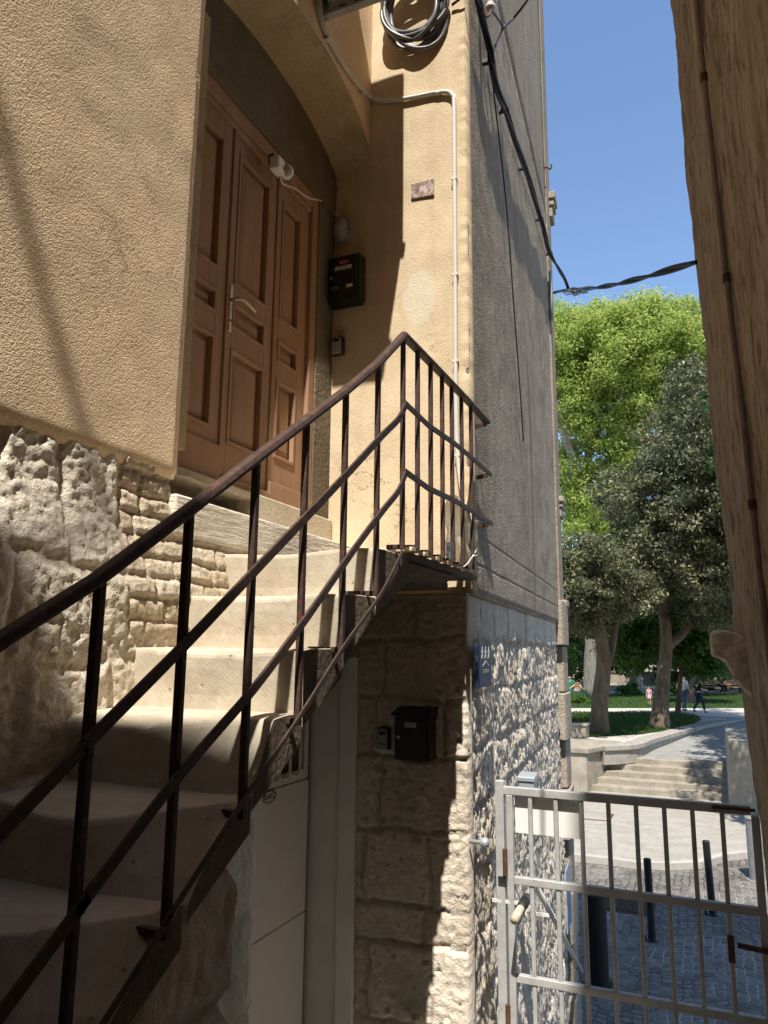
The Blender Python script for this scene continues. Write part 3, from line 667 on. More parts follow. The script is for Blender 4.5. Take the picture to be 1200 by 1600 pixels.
# plaster alcove and the white cellar door under the landing (parts of the door house)
obj('plaster_jamb', bx(-1.955, -1.70, 2.50, 2.655, -2.7, -.05), MAT['white_plaster'], house, .008)
bm = BM(); box(bm, -1.962, -1.757, 3.576, 3.62, -2.7, .25); box(bm, -1.7568, -1.664, 3.552, 3.62, -2.7, -.035); box(bm, -1.7568, -1.664, 3.574, 3.62, -.0345, .25)
obj('plaster_jamb', bm, MAT['white_plaster'], house, .006)
cd = bpy.data.objects.new('cellar_door', None); COL.objects.link(cd); cd.parent = house; cd.location = Vector((-1.94, 3.1, -2.4))-wpos(house)
xf = -1.925
bm = BM(); box(bm, -1.955, xf, 2.657, 3.545, -2.6, -1.288); box(bm, -1.955, xf, 2.657, 3.545, -1.282, -.655); box(bm, -1.955, xf-.004, 2.657, 3.545, -.65, -.60)
box(bm, -1.955, xf-.004, 3.50, 3.545, -.5995, -.13); box(bm, -1.955, xf-.004, 2.657, 2.98, -.5995, -.13); box(bm, -1.955, xf-.004, 2.9805, 3.4995, -.19, -.13)
obj('leaf', bm, MAT['white_door'], cd, .002)
obj('pane', bx(-1.953, -1.948, 2.985, 3.495, -.598, -.192), MAT['dark_pane'], cd)
for k in range(5):
    y = 3.03+.098*k; bm = BM(); tube(bm, spline([(xf+.012, y, -.17), (xf+.014, y, -.57), (xf+.012, y-.006, -.605), (xf+.008, y-.022, -.622), (xf+.004, y-.04, -.612)], 5), .008); obj('window_bar', bm, MAT['white_door'], cd, smooth=True)
def ring_ellipse(c, u, v, a, b, r, n=36):
    bm = BM(); pts = [Vector(c)+Vector(u)*(a*math.cos(2*math.pi*i/n))+Vector(v)*(b*math.sin(2*math.pi*i/n)) for i in range(n)]
    return sweep(bm, pts, circ(r, 6), ref=Vector(u).cross(Vector(v)), cap=False, closed=True)
bc = onX(421, 1245, xf+.001)
bdg = obj('badge', ring_ellipse(bc, Y_, Z_, .058, .026, .0022), MAT['ink'], cd)
text_mesh('BAKIĆ', .034, frame_at(bc, Y_, Z_), MAT['ink'], 'badge_text', bdg)
obj('gap_shade', bx(-1.957, -1.93, 3.547, 3.558, -2.6, .1), MAT['ink'], cd)  # black strip painted in for the shade of the gap beside the leaf

# ------------------------------------------------------------------ iron railing
RLX = -.995
rl = thing('iron_railing', 'rusty brown iron railing along the open edge of the stairs and landing', 'railing', (RLX, 1.2, -1.7))
def rx(x, y): p = onX(x, y, RLX); return (p.y, p.z)
top = [rx(*p) for p in ((0, 1000), (150, 905), (290, 800), (400, 715), (480, 655), (540, 610), (590, 567), (622, 533), (630, 524))]
slope = (top[3][1]-top[0][1])/(top[3][0]-top[0][0]); top = [(-.75, top[0][1]-slope*(top[0][0]+.75))]+top
def interp(tab, y):
    for (a, za), (b, zb) in zip(tab, tab[1:]):
        if y <= b: return za+(zb-za)*(y-a)/(b-a)
    return tab[-1][1]
hp_ = [(-.016, -.011), (.016, -.011), (.019, -.002), (.014, .009), (.005, .0125), (-.005, .0125), (-.014, .009), (-.019, -.002)]
land = [(top[-1][0], 1.197), (2.9, 1.203), (3.3, 1.206), (3.72, 1.203)]
bm = BM(); sweep(bm, [(RLX, y, z) for y, z in top], hp_); obj('handrail', bm, MAT['rail'], rl, .002)
bm = BM(); sweep(bm, [(RLX, y, z) for y, z in land], hp_); obj('handrail', bm, MAT['rail'], rl, .002)
def flat(pxs, w, d, ext=None, tail=None):
    pts = [rx(*p) for p in pxs]
    s_ = (pts[2][1]-pts[0][1])/(pts[2][0]-pts[0][0])
    pts = [(-.75, pts[0][1]-s_*(pts[0][0]+.75))]+pts
    bm = BM(); sp = spline([(RLX+.013, y, z) for y, z in pts], 4); sweep(bm, sp, [(-d/2, -w/2), (d/2, -w/2), (d/2, w/2), (-d/2, w/2)]); obj('rail_bar', bm, MAT['rail'], rl, .0015)
flat([(0, 1290), (125, 1162), (280, 1008), (395, 888), (480, 800), (545, 732), (593, 680), (617, 656), (629, 634)], .024, .008)
flat([(0, 1570), (110, 1422), (275, 1207), (390, 1075), (475, 962), (545, 862), (593, 798), (617, 768), (629, 740)], .024, .008)
flat([(150, 1600), (250, 1440), (385, 1232), (460, 1122), (530, 1012), (590, 928), (624, 862)], .014, .006)
for z in (.915, .652):
    bm = BM(); sweep(bm, [(RLX+.013, y, z+dz) for y, dz in ((top[-1][0]-.01, 0), (2.75, -.012), (3.1, .004), (3.4, .004), (3.73, 0))], [(-.004, -.012), (.004, -.012), (.004, .012), (-.004, .012)]); obj('rail_bar', bm, MAT['rail'], rl, .0015)
bal = []
for k, y in enumerate((2.262, 2.012, 1.763, 1.519, 1.271, 1.03, .787, .544, .301, .058, -.185, -.43)):
    i = 2+k; zb = Z1-RISE*(i-1)+.008-.012*min(k, 3); bal.append((y, interp(top, y)-.012, zb, .11 if k < 3 else .17))
for y in (2.655, 2.81, 2.962, 3.10, 3.25, 3.405): bal.append((y, 1.19, .392, .05))
bal.append((top[-1][0], 1.19, .372, .06))
for k, (y, zt, zb, ft) in enumerate(bal):
    j = .004*N3(k*3.3, 1.)
    bm = BM(); bar(bm, (RLX+j, y, zt), (RLX, y, zb-.009), .017, .017, Y_); bar(bm, (RLX-.0087, y, zb), (RLX-ft, y, zb+.001), .017, .017, Y_)
    obj('baluster', bm, MAT['rail'], rl, .002)
for z in (1.195, .913, .65):
    bm = BM(); bar(bm, (RLX, 3.70, z-.006), (G(.12, 0).x-.02, 3.74, z-.006), .022, .008, Z_); obj('wall_fixing', bm, MAT['rail'], rl)

# ------------------------------------------------------------------ fittings on the walls
def rbox(bm, x0, x1, y0, y1, z0, z1): return box(bm, x0, x1, y0, y1, z0, z1)
a, b = onY(514, 402, 3.51), onY(561, 462, 3.51)
mb = thing('letter_box', 'dark green metal letter box on shaded yellow wall right of the brown door', 'letter box', ((a.x+b.x)/2, YW, b.z), 'letter boxes')
zt, zb = onY(537, 399, 3.51).z, onY(537, 466, 3.51).z
obj('body', bx(a.x, b.x, 3.512, YW-.003, zb, zt), MAT['mailbox_green'], mb, .004)
obj('front', bx(a.x+.008, b.x-.016, 3.505, 3.5115, zb+.02, zt-.012), MAT['mailbox_green'], mb, .003)
bm = BM(); prism(bm, [Vector((a.x, 3.512, zb-.001)), Vector((a.x, YW-.02, zb-.001)), Vector((a.x, YW-.02, zb-.028)), Vector((a.x, 3.525, zb-.018))], (b.x-a.x, 0, 0)); obj('bottom_lip', bm, MAT['mailbox_green'], mb, .002)
W_ = b.x-a.x; H_ = zt-zb
def lbl(n, u0, u1, v0, v1, mat, par=mb): return obj(n, bx(a.x+W_*u0, a.x+W_*u1, 3.5035, 3.5052, zb+H_*v0, zb+H_*v1), mat, par)
lbl('name_label', .36, .66, .80, .865, MAT['paper_pink']); lb = lbl('name_label', .22, .76, .655, .745, MAT['paper'])
for k, t_ in enumerate((.0085, -.0085)): text_mesh('OBITELJ' if k == 0 else 'APARTMAN', .016, frame_at((a.x+W_*.49, 3.5030, zb+H_*.70+t_), X_, Z_), MAT['ink'], 'lettering', lb)
lk = obj('lock', lathe(BM(), [(.009, 0), (.009, .006), (.006, .008)], (a.x+W_*.11, 3.5055, zb+H_*.50), (0, -1, 0), 14), MAT['steel'], mb)
bm = BM(); y_ = 3.5035; c0 = (a.x+W_*.13, zb+H_*.225, a.x+W_*.35, zb+H_*.285)
for q in ((c0[0], c0[2], c0[1], c0[1]+.0016), (c0[0], c0[2], c0[3]-.0016, c0[3]), (c0[0], c0[0]+.0016, c0[1]+.0016, c0[3]-.0016), (c0[2]-.0016, c0[2], c0[1]+.0016, c0[3]-.0016)): box(bm, q[0], q[1], 3.5035, 3.5052, q[2], q[3])
obj('slot_frame', bm, MAT['steel'], mb); lbl('sticker', .60, .80, .225, .30, MAT['paper'])

a, b = onY(616, 1118, 3.47), onY(671, 1188, 3.47)
m2 = thing('letter_box', 'dark brown letter box with sloped lid on shaded stone wall under the landing', 'letter box', ((a.x+b.x)/2, YW, b.z), 'letter boxes')
zt, zb = onY(643, 1119, 3.47).z, onY(643, 1189, 3.47).z
obj('body', bx(a.x, b.x, 3.474, YW-.02, zb, zt), MAT['mailbox_brown'], m2, .004)
obj('front', bx(a.x+.012, b.x-.012, 3.468, 3.4735, zb+.012, zt-.02), MAT['mailbox_brown'], m2, .002)
bm = BM(); prism(bm, [Vector((a.x-.012, 3.452, zt+.0005)), Vector((a.x-.012, 3.452, zt+.010)), Vector((a.x-.012, YW-.02, zt+.045)), Vector((a.x-.012, YW-.02, zt+.0005))], (b.x-a.x+.024, 0, 0)); obj('lid', bm, MAT['mailbox_brown'], m2, .003)
W_ = b.x-a.x; H_ = zt-zb; c = Vector((a.x+W_*.47, 3.4665, zt-H_*.20))
lb = obj('name_label', bx(c.x-.029, c.x+.029, 3.4662, 3.468, c.z-.011, c.z+.011), MAT['paper'], m2)
text_mesh('BAKIĆ', .017, frame_at((c.x, 3.4658, c.z), X_, Z_), MAT['ink'], 'lettering', lb)
obj('lock', lathe(BM(), [(.008, 0), (.008, .006), (.005, .008)], (a.x+W_*.14, 3.468, zb+H_*.52), (0, -1, 0), 14), MAT['steel'], m2)

def key_safe(px, label, Yf, dial):
    x0, x1 = onY(px[0], px[1], Yf).x, onY(px[2], px[1], Yf).x; z1, z0 = onY((px[0]+px[2])/2, px[1], Yf).z, onY((px[0]+px[2])/2, px[3], Yf).z
    t = thing('key_safe', label, 'key safe', ((x0+x1)/2, YW, z0), 'key safes')
    w_, h_ = x1-x0, z1-z0
    def rr(m, y0, y1, mat, nm, top=.3):
        pts = []
        r = w_*top
        for cx_, s0 in ((x1-m-r, 0), (x0+m+r, 90)):
            for k in range(7): an = R(s0+k*15); pts.append(Vector((cx_+r*math.cos(an), y0, z1-m-r+r*math.sin(an))))
        pts += [Vector((x0+m, y0, z0+m*.3)), Vector((x1-m, y0, z0+m*.3))]
        bm = BM(); prism(bm, pts, (0, y1-y0, 0)); return obj(nm, bm, mat, t, .003)
    rr(0, Yf+.004, YW-.018, MAT['black_plastic'], 'body'); rr(w_*.10, Yf-.004, Yf+.0038, MAT['grey_plastic'], 'cover')
    zc = z1-h_*.27; rr2 = bx(x0+w_*.24, x1-w_*.24, Yf-.007, Yf-.0045, zc-h_*.09, zc+h_*.08); obj('dial_window', rr2, MAT['black_plastic'], t, .002)
    obj('shutter_line', bx(x0+w_*.2, x1-w_*.2, Yf-.0052, Yf-.0042, z0+h_*.22, z0+h_*.27), MAT['ink'] if dial else MAT['grey_plastic'], t)
key_safe((517, 524, 535, 553), 'small grey key safe below the dark green letter box on yellow wall', 3.545, False)
key_safe((588, 1136, 607, 1171), 'small grey key safe at the left side of the dark brown letter box', 3.53, True)

# bulkhead lamp, motion sensor and their cable
c = onY(533, 357, 3.56)
lp = thing('wall_lamp', 'small oval glass bulkhead lamp on shaded wall above the green letter box', 'wall lamp', (c.x, YW, c.z))
def ell(c, a, b, d, n=20):
    bm = BM(); bmesh.ops.create_uvsphere(bm, u_segments=n, v_segments=12, radius=1); bmesh.ops.transform(bm, matrix=Matrix.Translation(c) @ Matrix.Diagonal((a, d, b, 1)), verts=bm.verts); return bm
def oval(c, a, b, y0, y1, n=28, pw=2.6):
    f = lambda t: (abs(math.cos(t))**(2/pw)*math.copysign(1, math.cos(t)), abs(math.sin(t))**(2/pw)*math.copysign(1, math.sin(t)))
    bm = BM(); prism(bm, [Vector((c.x+a*f(2*math.pi*i/n)[0], y0, c.z+b*f(2*math.pi*i/n)[1])) for i in range(n)], (0, y1-y0, 0)); return bm
obj('back_plate', oval(c, .052, .082, 3.575, YW-.001), MAT['grey_plastic'], lp, .004)
obj('glass', ell(c+Vector((0, .012, 0)), .047, .077, .04), MAT['lamp_glass'], lp, smooth=True)
bm = BM(); tube(bm, [(c.x-.004, 3.552, c.z+.045), (c.x+.004, 3.55, c.z+.02), (c.x-.004, 3.55, c.z-.01), (c.x+.006, 3.552, c.z-.045)], .009); obj('bulb', bm, MAT['white_plastic'], lp, smooth=True)
bm = ring_ellipse((c.x, 3.57, c.z), X_, Z_, .053, .083, .006); box(bm, c.x+.054, c.x+.072, 3.555, 3.575, c.z-.004, c.z+.012); box(bm, c.x+.05, c.x+.06, 3.555, 3.575, c.z-.03, c.z-.022); obj('clip_ring', bm, MAT['grey_plastic'], lp)
c2 = onX(443, 262, -1.80)
sn = thing('motion_sensor', 'white motion sensor fixed on the dark lintel over the brown door', 'sensor', (-1.862, c2.y, c2.z))
obj('bracket', bx(-1.8615, -1.83, c2.y-.05, c2.y+.02, c2.z+.0, c2.z+.06), MAT['black_plastic'], sn, .004)
obj('housing', bx(-1.845, -1.79, c2.y-.065, c2.y+.01, c2.z-.04, c2.z+.035), MAT['white_plastic'], sn, .01)
obj('sensor_head', lathe(BM(), [(.030, -.02), (.036, -.012), (.037, .012), (.028, .03), (.014, .036)], (-1.805, c2.y+.03, c2.z), (.35, .9, -.1), 20), MAT['white_plastic'], sn, smooth=True)
obj('lens', lathe(BM(), [(.020, -.03), (.024, 0), (.018, .012)], (-1.782, c2.y+.012, c2.z-.018), (.8, -.3, -.5), 16), MAT['grey_plastic'], sn, smooth=True)
cp = [onX(438, 277, -1.855), onX(443, 288, -1.86), onX(460, 294, -1.86), onX(475, 305, -1.86), onX(487, 311, -1.86), onX(499, 313, -1.86)]+[onY(512, 320, 3.59), onY(524, 333, 3.59), onY(529, 340, 3.585)]
bm = BM(); tube(bm, spline(cp, 5), .0038, 6); tag(obj('lamp_cable', bm, MAT['white_plastic'], smooth=True, base=cp[0]), 'thin white cable running from the motion sensor to the oval lamp', 'cable')

# marble plaque
q = [onY(642, 288, 3.59), onY(677, 279, 3.59), onY(678, 304, 3.59), onY(642, 311, 3.59)]
pl = thing('wall_plaque', 'small mottled red and grey marble plaque on the sunlit yellow wall', 'plaque', (q[3].x, YW, q[3].z))
bm = BM(); prism(bm, q, (0, .02, 0)); obj('slab', bm, MAT['marble'], pl, .002)
for k in (0, 1, 2, 3):
    cc = sum(q, Vector())/4; pp = cc+(q[k]-cc)*.86; obj('screw', lathe(BM(), [(.0035, 0), (.0025, .003)], (pp.x, 3.59, pp.z), (0, -1, 0), 8), MAT['ink'], pl)

# conduit on the arch wall and the end wall
cp = [onX(499, -20, -1.635), onX(500, 15, -1.635), onX(507, 45, -1.635), onX(526, 84, -1.635), onX(548, 118, -1.635), onX(566, 140, -1.635)]+[onY(582, 153, 3.583), onY(597, 158, 3.583), onY(620, 156, 3.583), onY(650, 151, 3.583), onY(680, 145, 3.583), onY(700, 144, 3.583), onY(708, 152, 3.583), onY(709.5, 170, 3.583), onY(711, 400, 3.583), onY(712, 590, 3.583), onY(714, 690, 3.583), onY(718, 740, 3.58), onY(722, 768, 3.575)]
cd_ = thing('wall_conduit', 'thin pale cable conduit bending across the yellow wall and down to the landing', 'conduit', cp[-1])
bm = BM(); tube(bm, spline(cp, 6), .0125, 10); obj('pipe', bm, MAT['conduit'], cd_, smooth=True)
for x, y, P in ((511, 62, 0), (567, 146, 0), (600, 158, 1), (686, 145, 1), (710, 280, 1), (711.5, 430, 1), (712, 565, 1), (716, 712, 1)):
    p = onX(x, y, -1.637) if P == 0 else onY(x, y, 3.585); obj('clip', bx(p.x-.016, p.x+.016, p.y-.014, p.y+.012, p.z-.008, p.z+.008), MAT['conduit'], cd_, .003)
bm = BM(); e = cp[-1]; tube(bm, spline([e+Vector((0, 0, .02)), e+Vector((.012, -.004, -.06)), e+Vector((.03, -.006, -.14)), e+Vector((.035, -.004, -.25))], 5), .004, 6); obj('wire_end', bm, MAT['conduit'], cd_, smooth=True)

# coil of spare cable hung on the end wall
cc = onY(648, 30, 3.55)
coil = thing('cable_coil', 'coil of grey cable hanging high on the sunlit yellow wall', 'cable coil', (cc.x, YW, cc.z+.25))
for k in range(11):
    rr = random.Random(50+k); ra, rb = rr.uniform(.155, .20), rr.uniform(.19, .25); dx, dz = rr.uniform(-.02, .02), rr.uniform(-.03, .05); tilt = rr.uniform(-.25, .35); dep = rr.uniform(-.045, .03)
    pts = []
    for i in range(48):
        a = 2*math.pi*i/48; x = ra*math.cos(a); z = rb*math.sin(a)
        pts.append(Vector((cc.x+dx+x*math.cos(tilt)-z*math.sin(tilt), 3.535+dep+.022*math.sin(a*2+k)-.03*(z/rb), cc.z+dz+.06+x*math.sin(tilt)+z*math.cos(tilt))))
    bm = BM(); sweep(bm, pts, circ(.0125, 8), ref=Y_, cap=False, closed=True); obj('cable_loop', bm, MAT['coil'], coil, smooth=True)
bm = BM(); tube(bm, spline([onY(706, 8, 3.58), onY(722, -6, 3.57), onY(735, -30, 3.56)], 5), .008); obj('loose_end', bm, MAT['cable'], coil, smooth=True)
bm = BM(); tube(bm, spline([cc+Vector((-.12, 0, .25)), cc+Vector((0, .02, .30)), cc+Vector((.13, 0, .27))], 5), .007); obj('tie', bm, MAT['cable'], coil, smooth=True)

# outdoor unit on its brackets
MAT['beige_box'] = simple('beige_box', (.55, .48, .36), .6, 0, .3, .1, 6)
ac = thing('wall_unit', 'pale box on a slotted grey bracket high above the arched doorway', 'wall box', (-1.5, 2.95, 3.3))
obj('casing', bx(-1.61, -1.285, 2.52, 3.0, 3.345, 4.45), MAT['beige_box'], ac, .015)
bm = BM()
for k in range(12): box(bm, -1.60+.02*k, -1.592+.02*k, 2.56, 2.96, 3.331, 3.3445)
obj('base_ribs', bm, MAT['grey_plastic'], ac)
for y in (2.66, 2.985):
    bm = BM(); box(bm, -1.648, -1.275, y-.02, y+.02, 3.29, 3.33); obj('bracket_arm', bm, MAT['gate'], ac, .003)
    bm = BM(); box(bm, -1.648, -1.61, y-.02, y+.02, 3.335, 3.95); obj('bracket_leg', bm, MAT['zinc'], ac, .003)
    for k in range(3): obj('slot', bx(-1.55+.09*k, -1.515+.09*k, y-.0215, y-.0195, 3.305, 3.315), MAT['ink'], ac)

# insulator and black cables on the grey side wall
p = onG(768, 4, .07)
ins = thing('insulator', 'white porcelain insulator on a rusty hook high on the grey wall', 'insulator', p)
obj('porcelain', lathe(BM(), [(.014, -.06), (.030, -.052), (.034, -.03), (.022, -.02), (.036, -.008), (.038, .015), (.022, .025), (.030, .05), (.016, .07)], p, (.15, .1, 1), 20), MAT['porcelain'], ins, smooth=True)
bm = BM(); tube(bm, spline([onG(748, 12, -.01), onG(750, 10, .05), onG(756, 24, .075), onG(764, 24, .075), p+Vector((0, 0, -.05))], 5), .008); obj('hook', bm, MAT['rust'], ins, smooth=True)
pts_c = [(738, -30, .05), (752, 20, .055), (765, 75, .06), (768, 95, .06), (778, 140, .055), (790, 172, .05), (804, 215, .06), (820, 262, .05), (834, 305, .06), (845, 342, .05), (853, 372, .06), (860, 396, .05)]
base = [onG(*q) for q in pts_c]; jx = onG(888, 452, .10); tail_ = [onG(874, 422, .09), onG(882, 436, .10), jx]
cb = thing('cable_bundle', 'bundle of black cables running down along the grey side wall to the street corner', 'cable bundle', base[0])
for k in range(3):
    an = k*2.1
    pp = [b_+GN*(.014*math.cos(an+i*.9))+Z_*(.016*math.sin(an+i*.9)) for i, b_ in enumerate(base)]+[t_+GN*.010*math.cos(an)+Z_*.010*math.sin(an) for t_ in tail_]
    bm = BM(); tube(bm, spline(pp, 5), .010 if k else .013, 7); obj('cable', bm, MAT['cable'], cb, smooth=True)
for q in (3, 5, 7, 9, 11):
    bb = base[q]; bm = BM(); bar(bm, bb-GN*.07, bb+GN*.025, .03, .03, Z_); obj('wall_clip', bm, MAT['cable'], cb, .004)
sp_ = [p+Vector((0, 0, -.06)), onG(781, 34, .07), onG(785, 46, .07), onG(778, 62, .065), onG(769, 84, .065)]
bm = BM(); tube(bm, spline(sp_, 5), .008, 6); tag(obj('tie_wire', bm, MAT['cable'], smooth=True, base=sp_[0]), 'short black wire from the porcelain insulator down to the cable bundle', 'cable')
sp_ = [onG(786, 44, .07), onG(806, 24, .15), onG(828, -6, .3), onG(850, -60, .6)]
bm = BM(); tube(bm, spline(sp_, 5), .009, 6); tag(obj('service_cable', bm, MAT['cable'], smooth=True, base=sp_[0]), 'black cable leaving the insulator upwards across the sky side', 'cable')
# second thin cable down the grey wall with its clip, half way down
sp_ = [onG(765, 90, .05), onG(778, 200, .045), onG(792, 330, .04), onG(803, 480, .04), (onG(812, 600, .04)), onG(818, 690, .04)]
bm = BM(); tube(bm, spline(sp_, 6), .005, 6); tag(obj('drop_wire', bm, MAT['cable'], smooth=True, base=sp_[-1]), 'thin dark wire hanging down the middle of the grey side wall', 'cable')
# overhead span to the right-hand house
e1 = onY(1092, 408, 4.15); e0 = onG(864, 458, .02)
oc = thing('overhead_cable', 'thick twisted black cable spanning the sky between the grey wall and brown house', 'cable', e0)
for k in range(2):
    pp = []
    for i in range(15):
        f = i/14; q = jx.lerp(e1, f); an = f*16+k*math.pi
        pp.append(q+Vector((0, 0, -.10*math.sin(math.pi*f)*.5))+Vector((.012*math.cos(an), 0, .014*math.sin(an))))
    bm = BM(); tube(bm, spline([e0+Vector((0, 0, .01*k))]+pp, 4), .0125, 7); obj('strand', bm, MAT['cable'], oc, smooth=True)
rr = random.Random(4)
for k in range(7):
    c_ = jx.lerp(e1, .05+.02*k); pts = []
    for i in range(14):
        a_ = 2*math.pi*i/13*1.1+k; pts.append(c_+Vector((.10*math.cos(a_)*rr.uniform(.5, 1.1), .16*math.sin(a_+.5)*rr.uniform(.3, 1), .07*math.sin(a_)*rr.uniform(.4, 1.3)-.05)))
    bm = BM(); tube(bm, spline(pts, 3), .0045, 5); obj('loose_wire', bm, MAT['coil'] if k % 2 else MAT['cable'], oc, smooth=True)
bm = BM(); tube(bm, [onG(859, 424, .03), onG(861, 460, .03), onG(862, 500, .03)], .018, 8); tag(obj('corner_pipe', bm, MAT['zinc'], smooth=True, base=onG(862, 500, .03)), 'short grey pipe at the far corner under the overhead cable', 'pipe')
bm = BM(); hk = onG(852, 262, .02); tube(bm, spline([hk-GN*.05, hk+GN*.02, hk+GN*.05+Z_*-.03, hk+GN*.07, hk+GN*.06+Z_*.03], 4), .009, 6); tag(obj('iron_hook', bm, MAT['rust'], smooth=True, base=hk), 'small iron hook sticking out high at the edge of the grey wall', 'hook')

# pipe on the brown wall
def rw(x, y, n):
    d = ray(x, y); t = 2.0
    for _ in range(40):
        P = d*t; u = (4.2-P.y)/math.cos(FL); f = P.x-(xc(P.z)+u*math.sin(FL)); t += (-f-n/math.cos(FL))/(d.x+d.y*math.tan(FL))
    return d*t
vp = rw(1150, 560, .022)
pp = [Vector((vp.x+(xc(z)-xc(vp.z)), vp.y, z)) for z in (-3.4, -2, -1, -.5, 0, .5, 1, 1.5, 2, 2.5, 3, 4, 5, 7, 9, 10.5)]
wp = thing('wall_pipe', 'thin brown pipe running straight up the dark brown wall', 'pipe', pp[0])
bm = BM(); tube(bm, pp, .013, 10); obj('pipe', bm, simple('brown_pipe', (.24, .185, .15), .6, 0, .3, .25, 10), wp, smooth=True)
for z in (-.4, .62, 1.66, 2.7, 3.9): bm = BM(); lathe(bm, [(.017, -.02), (.017, .02)], (vp.x+(xc(z)-xc(vp.z)), vp.y, z), (0, 0, 1), 12); obj('collar', bm, MAT['rust'], wp)

# blue sign and the small knob on the stone base
q = [onG(749, 1006, .035), onG(766, 1009, .035), onG(768.5, 1075, .035), onG(752.5, 1071, .035)]
zt, zb = (q[0].z+q[1].z)/2, (q[2].z+q[3].z)/2; ua, ub = (q[0]-G0).dot(GD), (q[2]-G0).dot(GD)
sg = thing('blue_sign', 'small dark blue sign with three white stars on the hammered stone base', 'sign', G(ua, zb))
bm = BM(); prism(bm, [G(ua, zb, .026), G(ub, zb, .026), G(ub, zt, .026), G(ua, zt, .026)], GN*.008); obj('plate', bm, MAT['blue_sign'], sg, .002)
um = (ua+ub)/2; w_ = ub-ua; h_ = zt-zb
def star(c, r):
    bm = BM(); prism(bm, [c+GD*(math.sin(k*math.pi/5)*(r if k % 2 == 0 else r*.42))+Z_*(math.cos(k*math.pi/5)*(r if k % 2 == 0 else r*.42)) for k in range(10)], GN*.001); return bm
for k in (-1, 0, 1): obj('star', star(G(um+k*w_*.27, zb+h_*.80, .0345), w_*.115), MAT['white_plastic'], sg)
bm = BM(); bar(bm, G(um-w_*.24, zb+h_*.50, .0348), G(um+w_*.02, zb+h_*.62, .0348), .004, .001, GD); bar(bm, G(um+w_*.02, zb+h_*.62, .0348), G(um+w_*.28, zb+h_*.50, .0348), .004, .001, GD); obj('emblem', bm, MAT['white_plastic'], sg)
for k in (0, 1): obj('text_line', prism(BM(), [G(um-w_*.2, zb+h_*(.40-.05*k), .0345), G(um+w_*.25, zb+h_*(.40-.05*k), .0345), G(um+w_*.25, zb+h_*(.412-.05*k), .0345), G(um-w_*.2, zb+h_*(.412-.05*k), .0345)], GN*.001), MAT['white_plastic'], sg)
kp = onG(750, 1316, .03)
kn = thing('door_stop', 'small round grey knob on the sunlit corner of the stone base', 'knob', kp)
obj('knob', lathe(BM(), [(.010, -.05), (.010, .0), (.022, .008), (.024, .03), (.016, .042)], kp, GN, 16), MAT['zinc'], kn, smooth=True)

# clear sheet tied to the landing rails, with its blue label
sh = thing('plastic_sheet', 'clear plastic sheet tied to the landing end of the rusty railing', 'plastic sheet', (-1.02, 3.3, .39))
bm = BM(); rows = []
for j in range(15):
    v = j/14; row = []
    for i in range(15):
        u = i/14; y = 3.16+.50*u; row.append(bm.verts.new((-1.035-.02*math.sin(u*7+v*3)-.012*math.sin(v*11+u*4)-.03*(1-v)*u, y, .40+.31*v*(1-.10*u)-.02*u)))
    rows.append(row)
for A, B in zip(rows, rows[1:]):
    for i in range(14): bm.faces.new((A[i], A[i+1], B[i+1], B[i]))
o = obj('film', bm, MAT['film'], sh, smooth=True); sd_ = o.modifiers.new('s', 'SOLIDIFY'); sd_.thickness = .0012
lbp = [onX(698, 847, -1.045), onX(712, 847, -1.045), onX(712, 876, -1.045), onX(698, 873, -1.045)]
lb = obj('label', prism(BM(), lbp, (-.002, 0, 0)), MAT['white_plastic'], sh)
y0, y1, z0, z1 = lbp[0].y, lbp[1].y, lbp[2].z, lbp[0].z
obj('label_band', bx(-1.0449, -1.0442, y0+.004, y1-.004, z0+(z1-z0)*.46, z0+(z1-z0)*.78), MAT['blue'], lb); obj('label_foot', bx(-1.0449, -1.0442, y0, y1, z0, z0+(z1-z0)*.3), simple('pale_blue', (.25, .50, .72), .4), lb)
for pts in ([onX(735, 800, -1.0), onX(740, 830, -.99), onX(744, 858, -1.0), onX(738, 872, -.985), onX(741, 900, -1.01), onX(738, 925, -1.03)], [onX(724, 886, -.985), onX(731, 880, -.975), onX(738, 870, -.98), onX(745, 868, -.985)]):
    bm = BM(); tube(bm, spline(pts, 5), .0028, 5); obj('string', bm, MAT['paper'], sh, smooth=True)

# ------------------------------------------------------------------ the gate across the alley
GY = 4.15
gt = thing('metal_gate', 'grey barred metal gate across the end of the alley', 'gate', (-1.03, GY, -2.3))
def gx(x, y): return onY(x, y, GY)
def tbar(name, p0, p1, w, d, par=gt, mat=None, bev=.004):
    bm = BM(); bar(bm, p0, p1, w, d, Y_); return obj(name, bm, mat or MAT['gate'], par, bev)
ZR = [-.738, -1.185, -1.655, -2.12]
xl, xr = -1.022, .168
for i, z in enumerate(ZR): tbar('rail', (xl+.0185 if i else -1.10, GY, z), (xr-.0185, GY, z), .035, .038 if i else .042)
tbar('stile', (xl, GY+.001, ZR[0]-.0215), (xl, GY+.001, -2.2), .038, .036); tbar('stile', (xr, GY+.001, ZR[0]-.0215), (xr, GY+.001, -2.2), .038, .036)
for x in (-.911, -.776, -.644, -.509, -.374, -.240, -.110, .023):
    for za, zb in zip(ZR, ZR[1:]): pass
    tbar('bar', (x, GY-.0005, ZR[0]-.021), (x, GY-.0005, ZR[-1]), .022, .022)
tbar('hinge_post', (-1.075, GY+.004, -.69), (-1.075, GY+.004, -2.45), .05, .048)
for z in (-1.03, -1.78): bm = BM(); tube(bm, [(-1.046, GY-.03, z), (-1.046, GY-.03, z-.13)], .013, 10); obj('hinge', bm, MAT['rust'], gt)
bm = BM(); box(bm, -1.085, -1.045, GY-.034, GY-.022, -1.20, -1.17); obj('hinge_plate', bm, MAT['ink'], gt)
